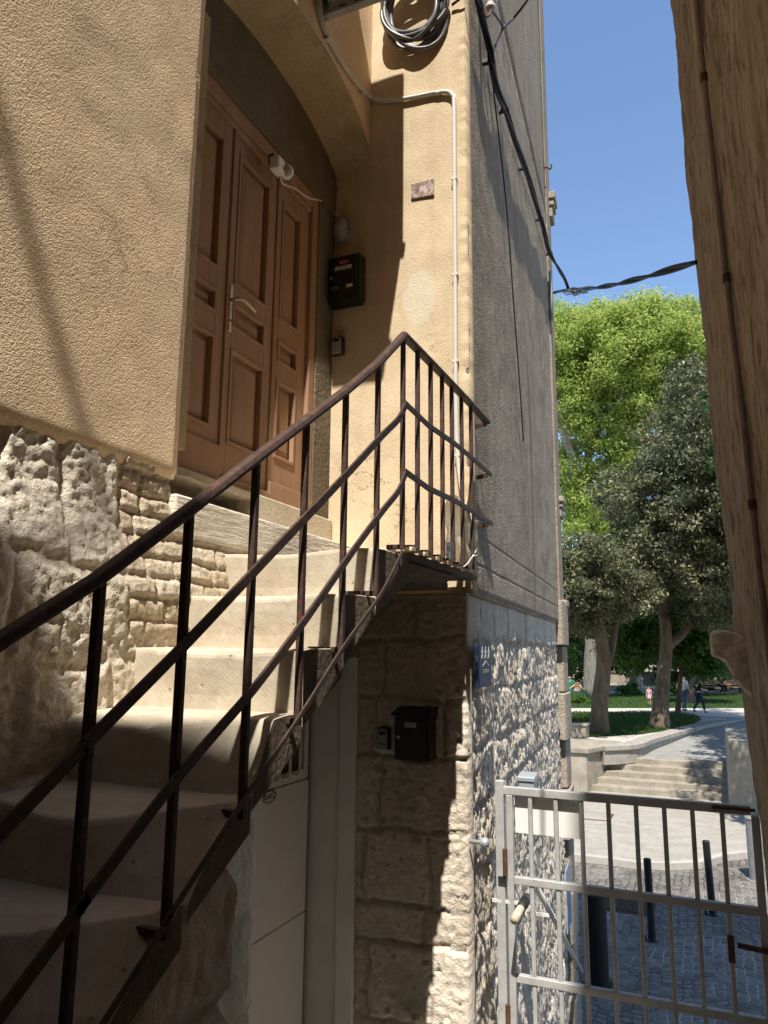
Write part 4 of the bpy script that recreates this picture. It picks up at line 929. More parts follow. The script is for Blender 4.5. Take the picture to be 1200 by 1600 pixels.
tbar('latch_bar', (.05, GY-.03, -1.335), (.19, GY-.03, -1.345), .022, .022, mat=MAT['rust'])
tbar('latch_plate', (.023, GY-.018, -1.30), (.023, GY-.018, -1.42), .008, .03, mat=MAT['rust'])
tbar('bolt', (-.02, GY-.025, -.732), (.17, GY-.025, -.732), .014, .014, mat=MAT['rust'])
pn = thing('white_panel', 'blank white plastic panel hung behind the top bars of the metal gate', 'panel', (-.83, GY+.03, -.95))
bm = BM(); prism(bm, [(-1.0, GY+.022, -.76), (-.655, GY+.022, -.76), (-.655, GY+.026, -.955), (-1.0, GY+.026, -.955)], (0, .006, 0)); obj('sheet', bm, MAT['white_plastic'], pn)
for x in (-.97, -.69): obj('fixing', lathe(BM(), [(.006, 0), (.004, .003)], (x, GY+.0225, -.79), (0, -1, 0), 8), MAT['steel'], pn)
# steel post and stay behind the gate
px0 = onY(824, 1200, 4.5); pw = .045
po = thing('steel_post', 'square grey steel post with sloped cap behind the metal gate', 'post', (px0.x, 4.5, -1.02))
obj('shaft', bx(px0.x-pw, px0.x+pw, 4.455, 4.545, -1.02, onY(824, 1222, 4.455).z), MAT['zinc'], po, .006)
zt = onY(824, 1222, 4.455).z
bm = BM(); prism(bm, [Vector((px0.x-pw-.006, 4.447, zt+.001)), Vector((px0.x-pw-.006, 4.553, zt+.001)), Vector((px0.x-pw-.006, 4.553, zt+.045)), Vector((px0.x-pw-.006, 4.447, zt+.028))], (2*pw+.012, 0, 0)); obj('cap', bm, MAT['zinc'], po, .005)
a = onG(838, 1384, .10); b = onG(909, 1518, .05)
gs_ = thing('gate_stay', 'grey diagonal strut fixed to the hammered stone behind the gate', 'strut', b)
bm = BM(); tube(bm, [a, b], .017, 10); obj('strut', bm, MAT['conduit'], gs_, smooth=True)
for f in (.25, .9): m_ = a.lerp(b, f); bm = BM(); bar(bm, m_-GN*.14, m_+GN*.02, .022, .016, Z_); obj('bracket', bm, MAT['conduit'], gs_)
a = onG(832, 1388, .16); b = onG(803, 1438, .12)
rp = thing('taped_pole', 'short pale pole wrapped in black tape behind the gate bars', 'pole', b)
bm = BM(); tube(bm, [a, b], .021, 12); obj('pole', bm, simple('stained_pole', (.46, .41, .32), .7, 0, .2, .35, 20), rp, smooth=True)
bm = BM(); tube(bm, [a.lerp(b, .42), a.lerp(b, .66)], .0255, 12); obj('tape', bm, MAT['ink'], rp, smooth=True)
m_ = a.lerp(b, .5); bm = BM(); bar(bm, m_-GN*.19, m_-GN*.02, .016, .012, Z_); obj('bracket', bm, MAT['conduit'], rp)

q0, q1 = onG(886, 1362, .06), onG(893, 1446, .06)
bm = BM(); u0_, u1_ = (q0-G0).dot(GD), (q1-G0).dot(GD); prism(bm, [G(min(u0_, u1_), q1.z, .04), G(max(u0_, u1_)+.12, q1.z, .04), G(max(u0_, u1_)+.12, q0.z, .04), G(min(u0_, u1_), q0.z, .04)], GN*.012)
tag(obj('notice_board', bm, simple('blue_grey_notice', (.22, .30, .42), .25, 0, .6, .5, 9), base=q1), 'narrow blue grey notice on stone base near the far corner', 'notice')

# ------------------------------------------------------------------ street furniture on the plaza
def bollard(name, px, D_r, hgt, mat, label, cap, zg=-3.6, grp='bollards on the square', tilt=0):
    c = onZ(px[0], px[1], zg); t = thing(name, label, 'bollard', c, grp)
    prof = [(D_r*1.0, -.05), (D_r, hgt-.04)]+([(D_r*1.06, hgt-.038), (D_r*1.06, hgt-.012), (D_r*.9, hgt)] if cap else [(D_r, hgt-.008), (D_r*.85, hgt)])
    obj('post', lathe(BM(), prof, c, (tilt, 0, 1), 28), mat, t, smooth=False).modifiers.new('b', 'BEVEL').width = .003
    obj('base_ring', lathe(BM(), [(D_r*1.35, -.01), (D_r*1.35, .012), (D_r*1.02, .02)], c, (0, 0, 1), 24), mat, t)
    return t, c
bollard('bollard', (934, 1535), .125, .93, MAT['black_steel'], 'thick black bollard nearest the gate, in the shade', True)
t_, c_ = bollard('bollard', (1019, 1470), .048, .98, MAT['black_steel'], 'thin black bollard beside the thick black one, wholly shaded', False, tilt=-.01)
obj('foot_ring', lathe(BM(), [(.02, 0), (.02, .05), (.012, .06)], c_+Vector((-.08, -.03, 0)), (0, 0, 1), 10), MAT['black_steel'], t_)
t_, c_ = bollard('bollard', (1114, 1430), .050, .98, MAT['black_steel'], 'thin black bollard with its top in the sunlight', False, tilt=-.03)
obj('foot_ring', lathe(BM(), [(.02, 0), (.02, .05), (.012, .06)], c_+Vector((-.09, -.03, 0)), (0, 0, 1), 10), MAT['black_steel'], t_)
bollard('bollard', (1186, 1376), .14, .98, simple('grey_bollard', (.22, .22, .22), .55, .1, .4, .3, 7, .002, 60, rust=(.30, .22, .12), rust_amt=.3), 'thick grey weathered bollard beside the brown wall', True)
c = onZ(975, 1415, -3.6)
gr = thing('drain_grate', 'flat iron drain grate set in the shaded cobbles', 'drain grate', c)
bm = BM(); box(bm, c.x-.42, c.x+.42, c.y-.33, c.y+.33, -3.62, -3.590); obj('frame', bm, MAT['rust'], gr, .004)
for k in range(9): x = c.x-.36+.09*k; obj('slat', bx(x-.028, x+.028, c.y-.28, c.y+.28, -3.5895, -3.578), MAT['black_steel'], gr, .003)
c = onZ(925, 1275, -3.49)
mh = thing('manhole_cover', 'square manhole cover in the pale sunny pavement', 'manhole cover', c)
obj('rim', bx(c.x-.42, c.x+.42, c.y-.40, c.y+.40, -3.50, -3.484), MAT['rust'], mh); obj('lid', bx(c.x-.37, c.x+.37, c.y-.35, c.y+.35, -3.4838, -3.479), MAT['slab'], mh)

# ------------------------------------------------------------------ the park: retaining walls, steps, paths, lawns
PWALL = tooled('park_stone', (.22, .195, .155), (.30, .265, .21), (.38, .34, .28), ws=30)
PGREY = tooled('park_grey_stone', (.25, .235, .20), (.33, .31, .27), (.40, .38, .33), ws=30)
ZP = -2.45
ps_ = thing('park_steps', 'broad pale stone steps leading up into the shady park', 'steps', (-1.3, 20.6, -3.5))
for k in range(5):
    y0 = 20.55+.34*k; bm = BM(); box(bm, -3.2, .30, y0, y0+.40 if k < 4 else y0+.7, -3.62+.0*k, -3.49+.14*(k+1)-.002*k); obj('step', bm, PWALL, ps_, .018)
rw_ = thing('retaining_wall', 'pale stone retaining wall left of the park steps', 'wall', (-4, 21, -3.5))
bm = BM(); a0 = Vector((-2.98, 20.25, -3.62)); a1 = Vector((-2.36, 22.4, -3.62)); t0 = Vector((-2.98, 20.35, -2.56)); t1 = Vector((-2.36, 22.4, -2.56))
vs_ = [bm.verts.new(p) for p in (Vector((-12, 20.05, -3.62)), a0, a1, Vector((-12, 22.4, -3.62)), Vector((-12, 20.15, -2.56)), t0, t1, Vector((-12, 22.4, -2.56)))]
for f_ in ((0, 3, 2, 1), (4, 5, 6, 7), (0, 1, 5, 4), (1, 2, 6, 5), (2, 3, 7, 6), (3, 0, 4, 7)): bm.faces.new([vs_[i] for i in f_])
obj('wall', bm, PWALL, rw_, .02)
bm = BM(); prism(bm, [Vector((-12, 20.05, -2.558)), Vector((-2.93, 20.28, -2.558)), Vector((-2.22, 22.3, -2.558)), Vector((-2.55, 22.6, -2.558)), Vector((-12, 22.6, -2.558))], (0, 0, .12)); obj('coping', bm, PWALL, rw_, .015)
cp_ = [Vector((-2.75, 21.2, -2.42))]+[onZ(x, y, -2.42) for x, y in ((985, 1161), (1010, 1153), (1040, 1145), (1070, 1137), (1100, 1130), (1135, 1125), (1168, 1121), (1215, 1117))]
cw = thing('curved_wall', 'low curving grey stone wall along the edge of the park lawn', 'wall', cp_[0])
sp_ = spline(cp_, 4)
bm = BM(); sweep(bm, [Vector((p.x, p.y, -2.70)) for p in sp_], [(-.16, -.22), (.16, -.22), (.16, .14), (-.16, .14)]); obj('wall', bm, PGREY, cw, .01)
bm = BM(); sweep(bm, [Vector((p.x, p.y, -2.50)) for p in sp_], [(-.26, -.058), (.22, -.058), (.22, .07), (-.26, .07)]); obj('coping', bm, PGREY, cw, .012)
c = onY(904, 1165, 23.0); t0 = onY(904, 1131, 23.0)
pb = thing('stone_block', 'square pale stone block on the retaining wall by the house corner', 'stone block', c)
bm = bx(c.x-.30, c.x+.25, 22.9, 23.5, -2.45, t0.z-.06); obj('block', bm, PWALL, pb, .02); obj('cap', bx(c.x-.33, c.x+.28, 22.87, 23.53, t0.z-.059, t0.z), PWALL, pb, .015)
c0_, c1_ = onY(1141, 1272, 18.85), onY(1134, 1156, 18.95)
rp_ = thing('stone_pedestal', 'pale upright stone end wall right of the park steps', 'wall', (1.2, 19, -3.5))
bm = BM(); prism(bm, [Vector((c0_.x, 18.85, -3.6)), Vector((c0_.x+3.5, 18.85, -3.6)), Vector((c0_.x+3.5, 18.85, c1_.z)), Vector((c1_.x+.05, 18.85, c1_.z))], (0, 3.6, 0)); obj('wall', bm, PWALL, rp_, .03)
def asphalt():
    t = NT('park_asphalt'); n = t.noise(3, 6, .7); f = t.noise(60, 4, .7); col = t.mix(.4, t.ramp(n, [(.3, (.21, .20, .19)), (.7, (.31, .30, .28))]), t.ramp(f, [(.3, .6), (.7, 1.3)]), 'MULTIPLY')
    t.bump([(f, .004)]); return t.done(col, .85, .3)
MAT['asphalt'] = asphalt()
sheet('park_ramp', [(-3, 22.2, -2.80), (9, 22.2, -2.80), (9, 33, -2.44), (-.5, 33, -2.44)], MAT['asphalt'])
def path_mat():
    t = NT('gravel_path'); n = t.noise(2, 6, .7); f = t.noise(90, 3, .7); t.bump([(f, .006)]); return t.done(t.mix(.5, t.ramp(n, [(.3, (.40, .37, .31)), (.7, (.52, .48, .41))]), t.ramp(f, [(.3, .7), (.7, 1.2)]), 'MULTIPLY'), .9, .2)
pth = [Vector((p.x, p.y+.1, -2.462)) for p in sp_]
bm = BM(); bm.faces.new([bm.verts.new(p) for p in [Vector((-30, 22.5, -2.462)), Vector((-2.5, 22.5, -2.462))]+pth+[Vector((30, pth[-1].y, -2.462)), Vector((60, 120, -2.462)), Vector((-60, 120, -2.462))]]); bmesh.ops.triangulate(bm, faces=bm.faces[:]); struct(obj('park_path', bm, path_mat()))
def grass_mat():
    t = NT('lawn_grass'); n = t.noise(1.2, 5, .7); f = t.noise(30, 5, .75)
    col = t.mix(.5, t.ramp(n, [(.3, (.022, .048, .010)), (.7, (.042, .080, .017))]), t.ramp(f, [(.25, .5), (.75, 1.5)]), 'MULTIPLY'); t.bump([(f, .05)]); return t.done(col, .85, .2)
MAT['grass'] = grass_mat()
def lawn(pxs, z, seed):
    pts = [onZ(x, y, z) for x, y in pxs]; bm = BM(); bm.faces.new([bm.verts.new(p) for p in pts]); bmesh.ops.triangulate(bm, faces=bm.faces[:]); l = struct(obj('lawn', bm, MAT['grass']))
    # blades over the lawn
    return pts
l1 = lawn([(760, 1153), (930, 1151), (1000, 1147), (1050, 1140), (1085, 1131), (1096, 1124), (1088, 1118), (1060, 1114), (1000, 1113), (760, 1113)], -2.447, 1)
l2 = lawn([(760, 1106), (960, 1106), (1075, 1106), (1160, 1106), (1300, 1106), (1300, 1084), (1160, 1083), (1060, 1085), (980, 1084), (760, 1085)], -2.447, 2)
def inside(p, poly):
    c = False; n = len(poly)
    for i in range(n):
        a, b = poly[i], poly[i-1]
        if (a.y > p[1]) != (b.y > p[1]) and p[0] < (b.x-a.x)*(p[1]-a.y)/(b.y-a.y)+a.x: c = not c
    return c
def quads(name, C, U, V, mat, parent, tone, kind=None, base=None):
    """a cloud of leaf-sized rhombs: centres C, half axes U and V"""
    n = len(C); co = np.empty((n, 4, 3)); co[:, 0] = C-U; co[:, 1] = C+V*.8-U*.1; co[:, 2] = C+U; co[:, 3] = C-V*.8-U*.1
    me = bpy.data.meshes.new(name); me.vertices.add(n*4); me.vertices.foreach_set('co', co.ravel()); me.loops.add(n*4); me.loops.foreach_set('vertex_index', np.arange(n*4)); me.polygons.add(n)
    me.polygons.foreach_set('loop_start', np.arange(0, n*4, 4)); me.polygons.foreach_set('loop_total', np.full(n, 4))
    at = me.attributes.new('tone', 'FLOAT', 'FACE'); at.data.foreach_set('value', tone.astype(np.float32)); me.update(calc_edges=True); me.validate()
    return link_mesh(name, me, mat, parent, base)
def blades(poly, n, h):
    xs = [p.x for p in poly]; ys = [p.y for p in poly]; P = RNG.uniform((min(xs), min(ys)), (max(xs), max(ys)), (n*2, 2)); P = P[P[:, 0] > -9]; P = np.array([p for p in P if inside(p, poly)][:n])
    hh = h*RNG.uniform(.5, 1.3, len(P)); C = np.column_stack([P, -2.45+hh*.8]); U = np.column_stack([RNG.normal(0, .3, (len(P), 2))*hh[:, None], hh]); V = np.column_stack([RNG.normal(0, .012, (len(P), 2)), np.zeros(len(P))]); return C, U, V
def leaf_mat(name, c1, c2, c3, trans=.35, gloss=.35, rough=.45):
    t = NT(name); tn = t.attr('tone'); col = t.ramp(tn, [(0, c1), (.5, c2), (1, c3)]); t.done(col, rough, gloss)
    tr = t.n('ShaderNodeBsdfTranslucent'); t.l(t.mix(.5, col, [min(1, x*1.5) for x in c3]), tr.inputs[0]); mx = t.n('ShaderNodeMixShader'); mx.inputs[0].default_value = trans
    t.l(t.b.outputs[0], mx.inputs[1]); t.l(tr.outputs[0], mx.inputs[2]); t.l(mx.outputs[0], t.out.inputs[0]); return t.m
LM = {'bright': leaf_mat('bright_leaves', (.18, .245, .045), (.31, .385, .085), (.46, .52, .17), .5, .2), 'dark': leaf_mat('dark_glossy_leaves', (.045, .056, .026), (.105, .118, .056), (.29, .27, .15), .10, .25, .50),
      'mid': leaf_mat('mid_leaves', (.035, .075, .012), (.065, .13, .02), (.11, .19, .035), .40, .25), 'deep': leaf_mat('deep_leaves', (.020, .045, .010), (.035, .075, .016), (.06, .11, .025), .3, .25), 'grass': leaf_mat('grass_blades', (.025, .055, .009), (.045, .088, .014), (.075, .13, .025), .3, .2)}
C1, U1, V1 = blades(l1, 16000, .05); C2, U2, V2 = blades(l2, 9000, .06)
g_ = quads('grass', np.vstack([C1, C2]), np.vstack([U1, U2]), np.vstack([V1, V2]), LM['grass'], None, RNG.random(len(C1)+len(C2))); stuff(g_); tag(g_, 'short green grass on the shady park lawns', 'grass')

def crown(name, ells, nleaf, size, mat, parent, cl=.55, gap=.0, droop=0.0, seed=0):
    rg = np.random.default_rng(seed); vol = np.array([e[3]*e[4]*e[5] for e in ells])**(2/3); vol = vol/vol.sum(); Cs, Us, Vs, Ts = [], [], [], []
    for e, f in zip(ells, vol):
        cx, cy, cz, ax, ay, az = e; nc = max(8, int(f*nleaf/90)); d = rg.normal(size=(nc, 3)); d /= np.linalg.norm(d, axis=1)[:, None]; rad = rg.random(nc)**.38
        lump = 1+.16*np.sin(d[:, 0]*5.1+seed)*np.cos(d[:, 2]*6.3+seed*2)+.10*np.sin(d[:, 1]*9+d[:, 2]*8)
        cc = np.array((cx, cy, cz))+d*(rad*lump)[:, None]*np.array((ax, ay, az)); tone_c = rg.random(nc)
        per = 90; sc = cl*rg.uniform(.55, 1.15, nc)
        off = rg.normal(size=(nc, per, 3)); off /= (np.linalg.norm(off, axis=2)[:, :, None]+1e-6); off *= (rg.random((nc, per))**.45)[:, :, None]; off[:, :, 2] *= .62
        P = cc[:, None, :]+off*sc[:, None, None]; P[:, :, 2] -= droop*rg.random((nc, per))
        P = P.reshape(-1, 3); n = len(P)
        nrm = rg.normal(size=(n, 3))*.75+off.reshape(-1, 3)*.7; nrm[:, 2] += .55; nrm /= np.linalg.norm(nrm, axis=1)[:, None]
        a = rg.normal(size=(n, 3)); a[:, 2] -= .5; U = a-nrm*(a*nrm).sum(1)[:, None]; U /= np.linalg.norm(U, axis=1)[:, None]; V = np.cross(nrm, U); s_ = size*rg.uniform(.6, 1.25, n)
        Cs.append(P); Us.append(U*(s_*.62)[:, None]); Vs.append(V*(s_*.36)[:, None]); Ts.append(np.clip(np.repeat(tone_c, per)*.55+rg.random(n)*.5-.03, 0, 1))
    return quads(name, np.vstack(Cs), np.vstack(Us), np.vstack(Vs), mat, parent, np.concatenate(Ts))
def tsweep(bm, pts, radii, n=10, wob=0.0, seed=0):
    pts = [Vector(p) for p in pts]; rings = []; prev = None
    for i, p in enumerate(pts):
        t = (pts[min(i+1, len(pts)-1)]-pts[max(i-1, 0)]).normalized(); s = (prev-t*prev.dot(t)).normalized() if prev else t.orthogonal().normalized(); prev = s; q = s.cross(t)
        rings.append([bm.verts.new(p+(s*math.cos(2*math.pi*k/n)+q*math.sin(2*math.pi*k/n))*radii[i]*(1+wob*N3(math.cos(2*math.pi*k/n)*1.5+seed, math.sin(2*math.pi*k/n)*1.5, p.z*.9))) for k in range(n)])
    for A, B in zip(rings, rings[1:]):
        for k in range(n): bm.faces.new((A[k], A[(k+1) % n], B[(k+1) % n], B[k]))
    bm.faces.new(rings[0][::-1]); bm.faces.new(rings[-1])
def rlist(r0, r1, n, flare=1.0): return [(r0+(r1-r0)*(i/(n-1)))*(1+(flare-1)*math.exp(-i/(n-1)*9)) for i in range(n)]
def bark(name, c1, c2):
    t = NT(name); g = t.noise(1, 6, .7, t.mapped((9, 9, 1.8)), .6); col = t.ramp(g, [(.3, c1), (.7, c2)]); t.bump([(g, .05)]); return t.done(col, .95, .15)
BK = {'brown': bark('brown_bark', (.075, .055, .038), (.20, .155, .11)), 'grey': bark('pale_bark', (.16, .145, .12), (.34, .31, .26))}
def depth(p): return p.dot(FW)
def tree(label, base, limbs, ells, nleaf, size, lm, bk, cl=.55, droop=0, grp=None, seed=0, name='tree'):
    t = thing(name, label, 'tree', base, grp)
    for k, (pts, r0, r1) in enumerate(limbs):
        sp = spline(pts, 5); bm = BM(); tsweep(bm, sp, rlist(r0, r1, len(sp), 1.35 if k == 0 else 1.0), 12, .22, seed+k); obj('trunk' if k == 0 else 'limb', bm, BK[bk], t, smooth=True)
    crown('crown', ells, nleaf, size, LM[lm], t, cl, 0, droop, seed); return t
def E(D, lst, deep=1.0, off=0.0):
    """pixel ellipses (x, y, rx, ry) at depth D -> ellipsoids with a real third axis"""
    out = []
    for x, y, a, b in lst:
        c = at_d(x, y, D)+FW*off*0; k = D/F; out.append((c.x, c.y, c.z, a*k, max(a, b)*k*deep, b*k))
    return out
# dark evergreen with the leaning trunk (left of the two near trunks)
b1 = onZ(936, 1146, -2.46); D1 = depth(b1); P1 = lambda x, y, d=0: at_d(x, y, D1+d)
tree('dark evergreen tree with reddish leaning trunk nearest the house corner', b1, [([b1+Vector((0, 0, -.1)), P1(937, 1100), P1(943, 1040), P1(938, 990), P1(932, 960), P1(926, 900)],   .27, .16), ([P1(946, 1050), P1(958, 1000, .4), P1(966, 940, .8), P1(968, 900, 1)], .14, .06), ([P1(935, 985), P1(905, 930, .5), P1(880, 900, .6)], .14, .06)],
     E(D1, [(932, 915, 62, 48), (880, 925, 55, 62), (975, 925, 48, 40), (925, 880, 58, 34), (835, 920, 60, 70), (905, 965, 45, 30)], 2.8), 70000, .11, 'dark', 'brown', .42, grp='park trees', seed=3)
b2 = onZ(1030, 1138, -2.46); D2 = depth(b2)+1.0; P2 = lambda x, y, d=0: at_d(x, y, D2+d)
tree('tall dark magnolia with dense glossy crown against the brown wall', b2, [([b2+Vector((0, 0, -.1)), P2(1033, 1090, -.8), P2(1040, 1030, -.5), P2(1040, 975, -.3), P2(1036, 950), P2(1050, 860), P2(1070, 700)], .27, .09), ([P2(1044, 1010, -.4), P2(1070, 985), P2(1082, 950), P2(1100, 880)], .16, .07), ([P2(1040, 960), P2(1015, 880, .3), P2(985, 800, .5)], .13, .05)],
     E(D2, [(1082, 625, 48, 50), (1062, 690, 62, 50), (1110, 720, 70, 80), (1075, 790, 80, 75), (985, 780, 55, 45), (1030, 850, 75, 55), (1100, 880, 80, 70), (1150, 800, 60, 120), (1010, 905, 55, 38), (1125, 950, 55, 45), (1040, 740, 50, 40)], 2.3), 130000, .115, 'dark', 'brown', .50, grp='park trees', seed=8)
b3 = onZ(928, 1093, -2.46); D3 = depth(b3); P3 = lambda x, y, d=0: at_d(x, y, D3+d)
tree('huge bright yellow green tree rising behind the dark magnolia', b3, [([b3+Vector((0, 0, -.1)), P3(925, 980), P3(918, 850), P3(915, 780), P3(922, 690), P3(940, 600)], .42, .15), ([P3(917, 800), P3(950, 730, 1), P3(985, 670, 1), P3(1020, 620, 1)], .28, .08), ([P3(916, 760), P3(885, 690, -1), P3(870, 620, -1)], .25, .08), ([P3(922, 690), P3(970, 620, -1), P3(985, 540)], .2, .06)],
     E(D3, [(985, 540, 95, 72), (925, 555, 72, 75), (1050, 545, 80, 70), (880, 610, 55, 70), (930, 660, 60, 52), (1000, 630, 70, 45), (1090, 600, 70, 85), (950, 740, 42, 50), (905, 800, 36, 46), (985, 700, 40, 40), (960, 810, 45, 50), (840, 560, 60, 70), (885, 740, 24, 50), (1130, 570, 60, 70), (1000, 480, 42, 24), (885, 520, 55, 50), (930, 495, 50, 34), (1055, 495, 50, 30)], .95), 210000, .155, 'bright', 'grey', .75, .3, grp='park trees', seed=14)
b4 = onZ(1058, 1118, -2.46); D4 = depth(b4)-1; P4 = lambda x, y, d=0: at_d(x, y, D4+d)
tree('small fresh green tree with drooping twigs between the two near trunks', b4, [([b4+Vector((0, 0, -.1)), P4(1062, 1070), P4(1066, 1020), P4(1060, 970), P4(1050, 930)], .10, .04), ([P4(1064, 1030), P4(1030, 990), P4(1000, 970)], .05, .02)],
     E(D4, [(1005, 985, 48, 42), (1070, 985, 50, 45), (1110, 1005, 45, 45), (965, 990, 45, 42), (1040, 955, 60, 34), (985, 1020, 26, 22), (1095, 1030, 26, 18)], 1.2), 30000, .14, 'mid', 'brown', .5, .35, grp='park trees', seed=21)
# the trees further back
far = [(880, 1085, 45, [(870, 980, 60, 60), (900, 930, 60, 60), (840, 930, 60, 70), (905, 860, 50, 50)], 'mid'), (985, 1080, 52, [(985, 980, 60, 55), (960, 900, 60, 60), (1010, 900, 55, 70), (970, 850, 40, 40)], 'deep'), (1078, 1098, 36, [(1080, 985, 48, 40), (1100, 960, 50, 40)], 'deep'), (1130, 1082, 50, [(1135, 1000, 55, 45), (1160, 940, 60, 70), (1105, 930, 50, 50)], 'mid'), (1180, 1078, 56, [(1190, 960, 60, 80), (1215, 900, 70, 90)], 'deep'), (940, 1074, 62, [(935, 960, 60, 70), (900, 1000, 50, 40)], 'deep'), (1040, 1074, 64, [(1040, 960, 60, 70), (1065, 1010, 50, 30)], 'mid')]
FLB = ['mid green tree far back at the left of the park', 'deep green tree far back between the near trunks', 'slim dark trunked tree right behind the walking man', 'leafy tree far back above the seated person', 'deep green tree far back behind the brown wall', 'deep green tree at the back behind the leaning trunk', 'mid green tree at the very back of the lawn']
for k, (x, y, D, el, lm) in enumerate(far):
    b = onZ(x, y, -2.46); b = b*(1.0) if abs(depth(b)-D) < 14 else at_d(x, y, D); b.z = -2.46; Dk = depth(b); top = at_d(el[0][0], el[0][1], Dk)
    tree(FLB[k], b, [([b+Vector((0, 0, -.1)), b.lerp(top, .4)+Vector((.2, 0, 0)), top], .26 if k == 2 else .2, .08)], E(Dk, el, .9), 15000, .26 if k != 2 else .2, lm, 'brown', .9, .2, grp='park trees', seed=30+k)
b6 = Vector((3.6, 20.8, -2.6))
tree('spreading dark green tree over the park steps, hidden behind the brown wall', b6, [([b6, b6+Vector((0, 0, 2.5)), b6+Vector((-.4, .2, 5)), b6+Vector((-.6, .3, 7.5))], .3, .1)], [(2.3, 20.6, 4.6, 1.7, 2.6, 1.5), (2.6, 23.6, 5.2, 1.8, 2.6, 1.8), (2.2, 17.2, 4.8, 1.7, 2.0, 1.5), (2.3, 15.2, 4.2, 1.5, 1.6, 1.2), (4.6, 20.5, 8.2, 2.4, 2.6, 2.2), (2.9, 26.5, 5.0, 1.8, 2.4, 2.0)], 42000, .16, 'deep', 'brown', .55, grp='park trees', seed=77)
# low flower bed bushes and the pale buildings behind the park
for k, (x, y, wpx, hpx, lab) in enumerate([(900, 1098, 40, 10, 'low flowering bush bed at the left edge of the far lawn'), (985, 1086, 34, 16, 'round green bush behind the near trunks'), (1060, 1088, 30, 26, 'leafy bush behind the walking man')]):
    b = onZ(x, y, -2.46); D = depth(b); t = thing('bush', lab, 'bush', b, 'park bushes'); crown('foliage', [(b.x, b.y, b.z+hpx*D/F*.5, wpx*D/F*.5, .7, hpx*D/F*.55)], 2500, .16, LM['mid'], t, .3, seed=50+k)
def facade_mat():
    t = NT('pale_facade'); n = t.noise(.5, 5, .6); return t.done(t.ramp(n, [(.3, (.26, .24, .21)), (.7, (.36, .335, .295))]), .9, .2)
fm = facade_mat()
for nm, lab, x0, x1, y, dpt, hh, sd2 in (('town_house', 'pale town house glimpsed behind the park trees at the left', -26, -4, 74, 9, 10.5, 1), ('town_house', 'grey town house glimpsed behind the park trees at the right', -2, 18, 70, 9, 11.0, 2)):
    t = thing(nm, lab, 'house', ((x0+x1)/2, y, -2.46), 'houses behind the park'); obj('wall', bx(x0, x1, y, y+dpt, -2.6, hh-2.4), fm if sd2 == 1 else simple('grey_facade', (.30, .29, .27), .9, 0, .2, .2, .4), t)
    bm = BM(); prism(bm, [Vector((x0-.4, y-.5, hh-2.39)), Vector((x0-.4, y+dpt+.5, hh-2.39)), Vector((x0-.4, y+dpt/2, hh+.3))], (x1-x0+.8, 0, 0)); obj('roof', bm, simple('roof_tiles', (.36, .17, .10), .9, 0, .2, .2, 3), t)
    nw = int((x1-x0)/2.6)
    for i in range(nw):
        for fl in range(3):
            wx = x0+1.3+2.6*i; wz = -1.5+3.1*fl; f_ = obj('window', bx(wx-.55, wx+.55, y-.05, y-.001, wz, wz+1.7), MAT['white_plaster'], t); obj('pane', bx(wx-.45, wx+.45, y-.07, y-.0505, wz+.1, wz+1.6), MAT['dark_pane'], f_)
hd = thing('hedge', 'tall dark green hedge closing the back of the park', 'hedge', (-6, 58, -2.46))
crown('foliage', [(-24+3.0*k, 58+.8*math.sin(k*2.1), -.9+.5*math.sin(k*1.3), 2.1, 1.2, 1.7+.5*math.sin(k*2.7)) for k in range(13)], 26000, .30, LM['deep'], hd, .8, seed=91)
fw_ = thing('garden_wall', 'low pale garden wall along the back of the park', 'wall', (-5, 62, -2.46))
obj('wall', bx(-30, 14, 62, 62.4, -2.6, -1.55), PWALL, fw_); obj('coping', bx(-30, 14, 61.9, 62.5, -1.549, -1.43), PWALL, fw_, .02)

# ------------------------------------------------------------------ people in the park
SKIN = simple('skin', (.50, .31, .22), .55, 0, .35, .08, 8, .0002)
def cloth(n, c): return simple(n, c, .85, 0, .2, .14, 14, .001, 60)
def skinned(name, V, Eg, Rd, mat, par, M, sub=2):
    me = bpy.data.meshes.new(name); me.from_pydata([tuple(v) for v in V], Eg, []); me.update()
    o = bpy.data.objects.new(name, me); COL.objects.link(o); o.modifiers.new('sk', 'SKIN'); d = me.skin_vertices[0].data
    for i, r in enumerate(Rd): d[i].radius = (r, r) if not isinstance(r, tuple) else r
    d[0].use_root = True
    o.modifiers.new('ss', 'SUBSURF').levels = sub; o.modifiers[-1].render_levels = sub
    m2 = bpy.data.meshes.new_from_object(o.evaluated_get(bpy.context.evaluated_depsgraph_get())); bpy.data.objects.remove(o); m2.transform(M)
    return link_mesh(name, m2, mat, par, smooth=True)
class Body:
    def __init__(s): s.V, s.E, s.R = [], [], []
    def add(s, p, r, par=None):
        s.V.append(Vector(p)); s.R.append(r)
        if par is not None: s.E.append((par, len(s.V)-1))
        return len(s.V)-1
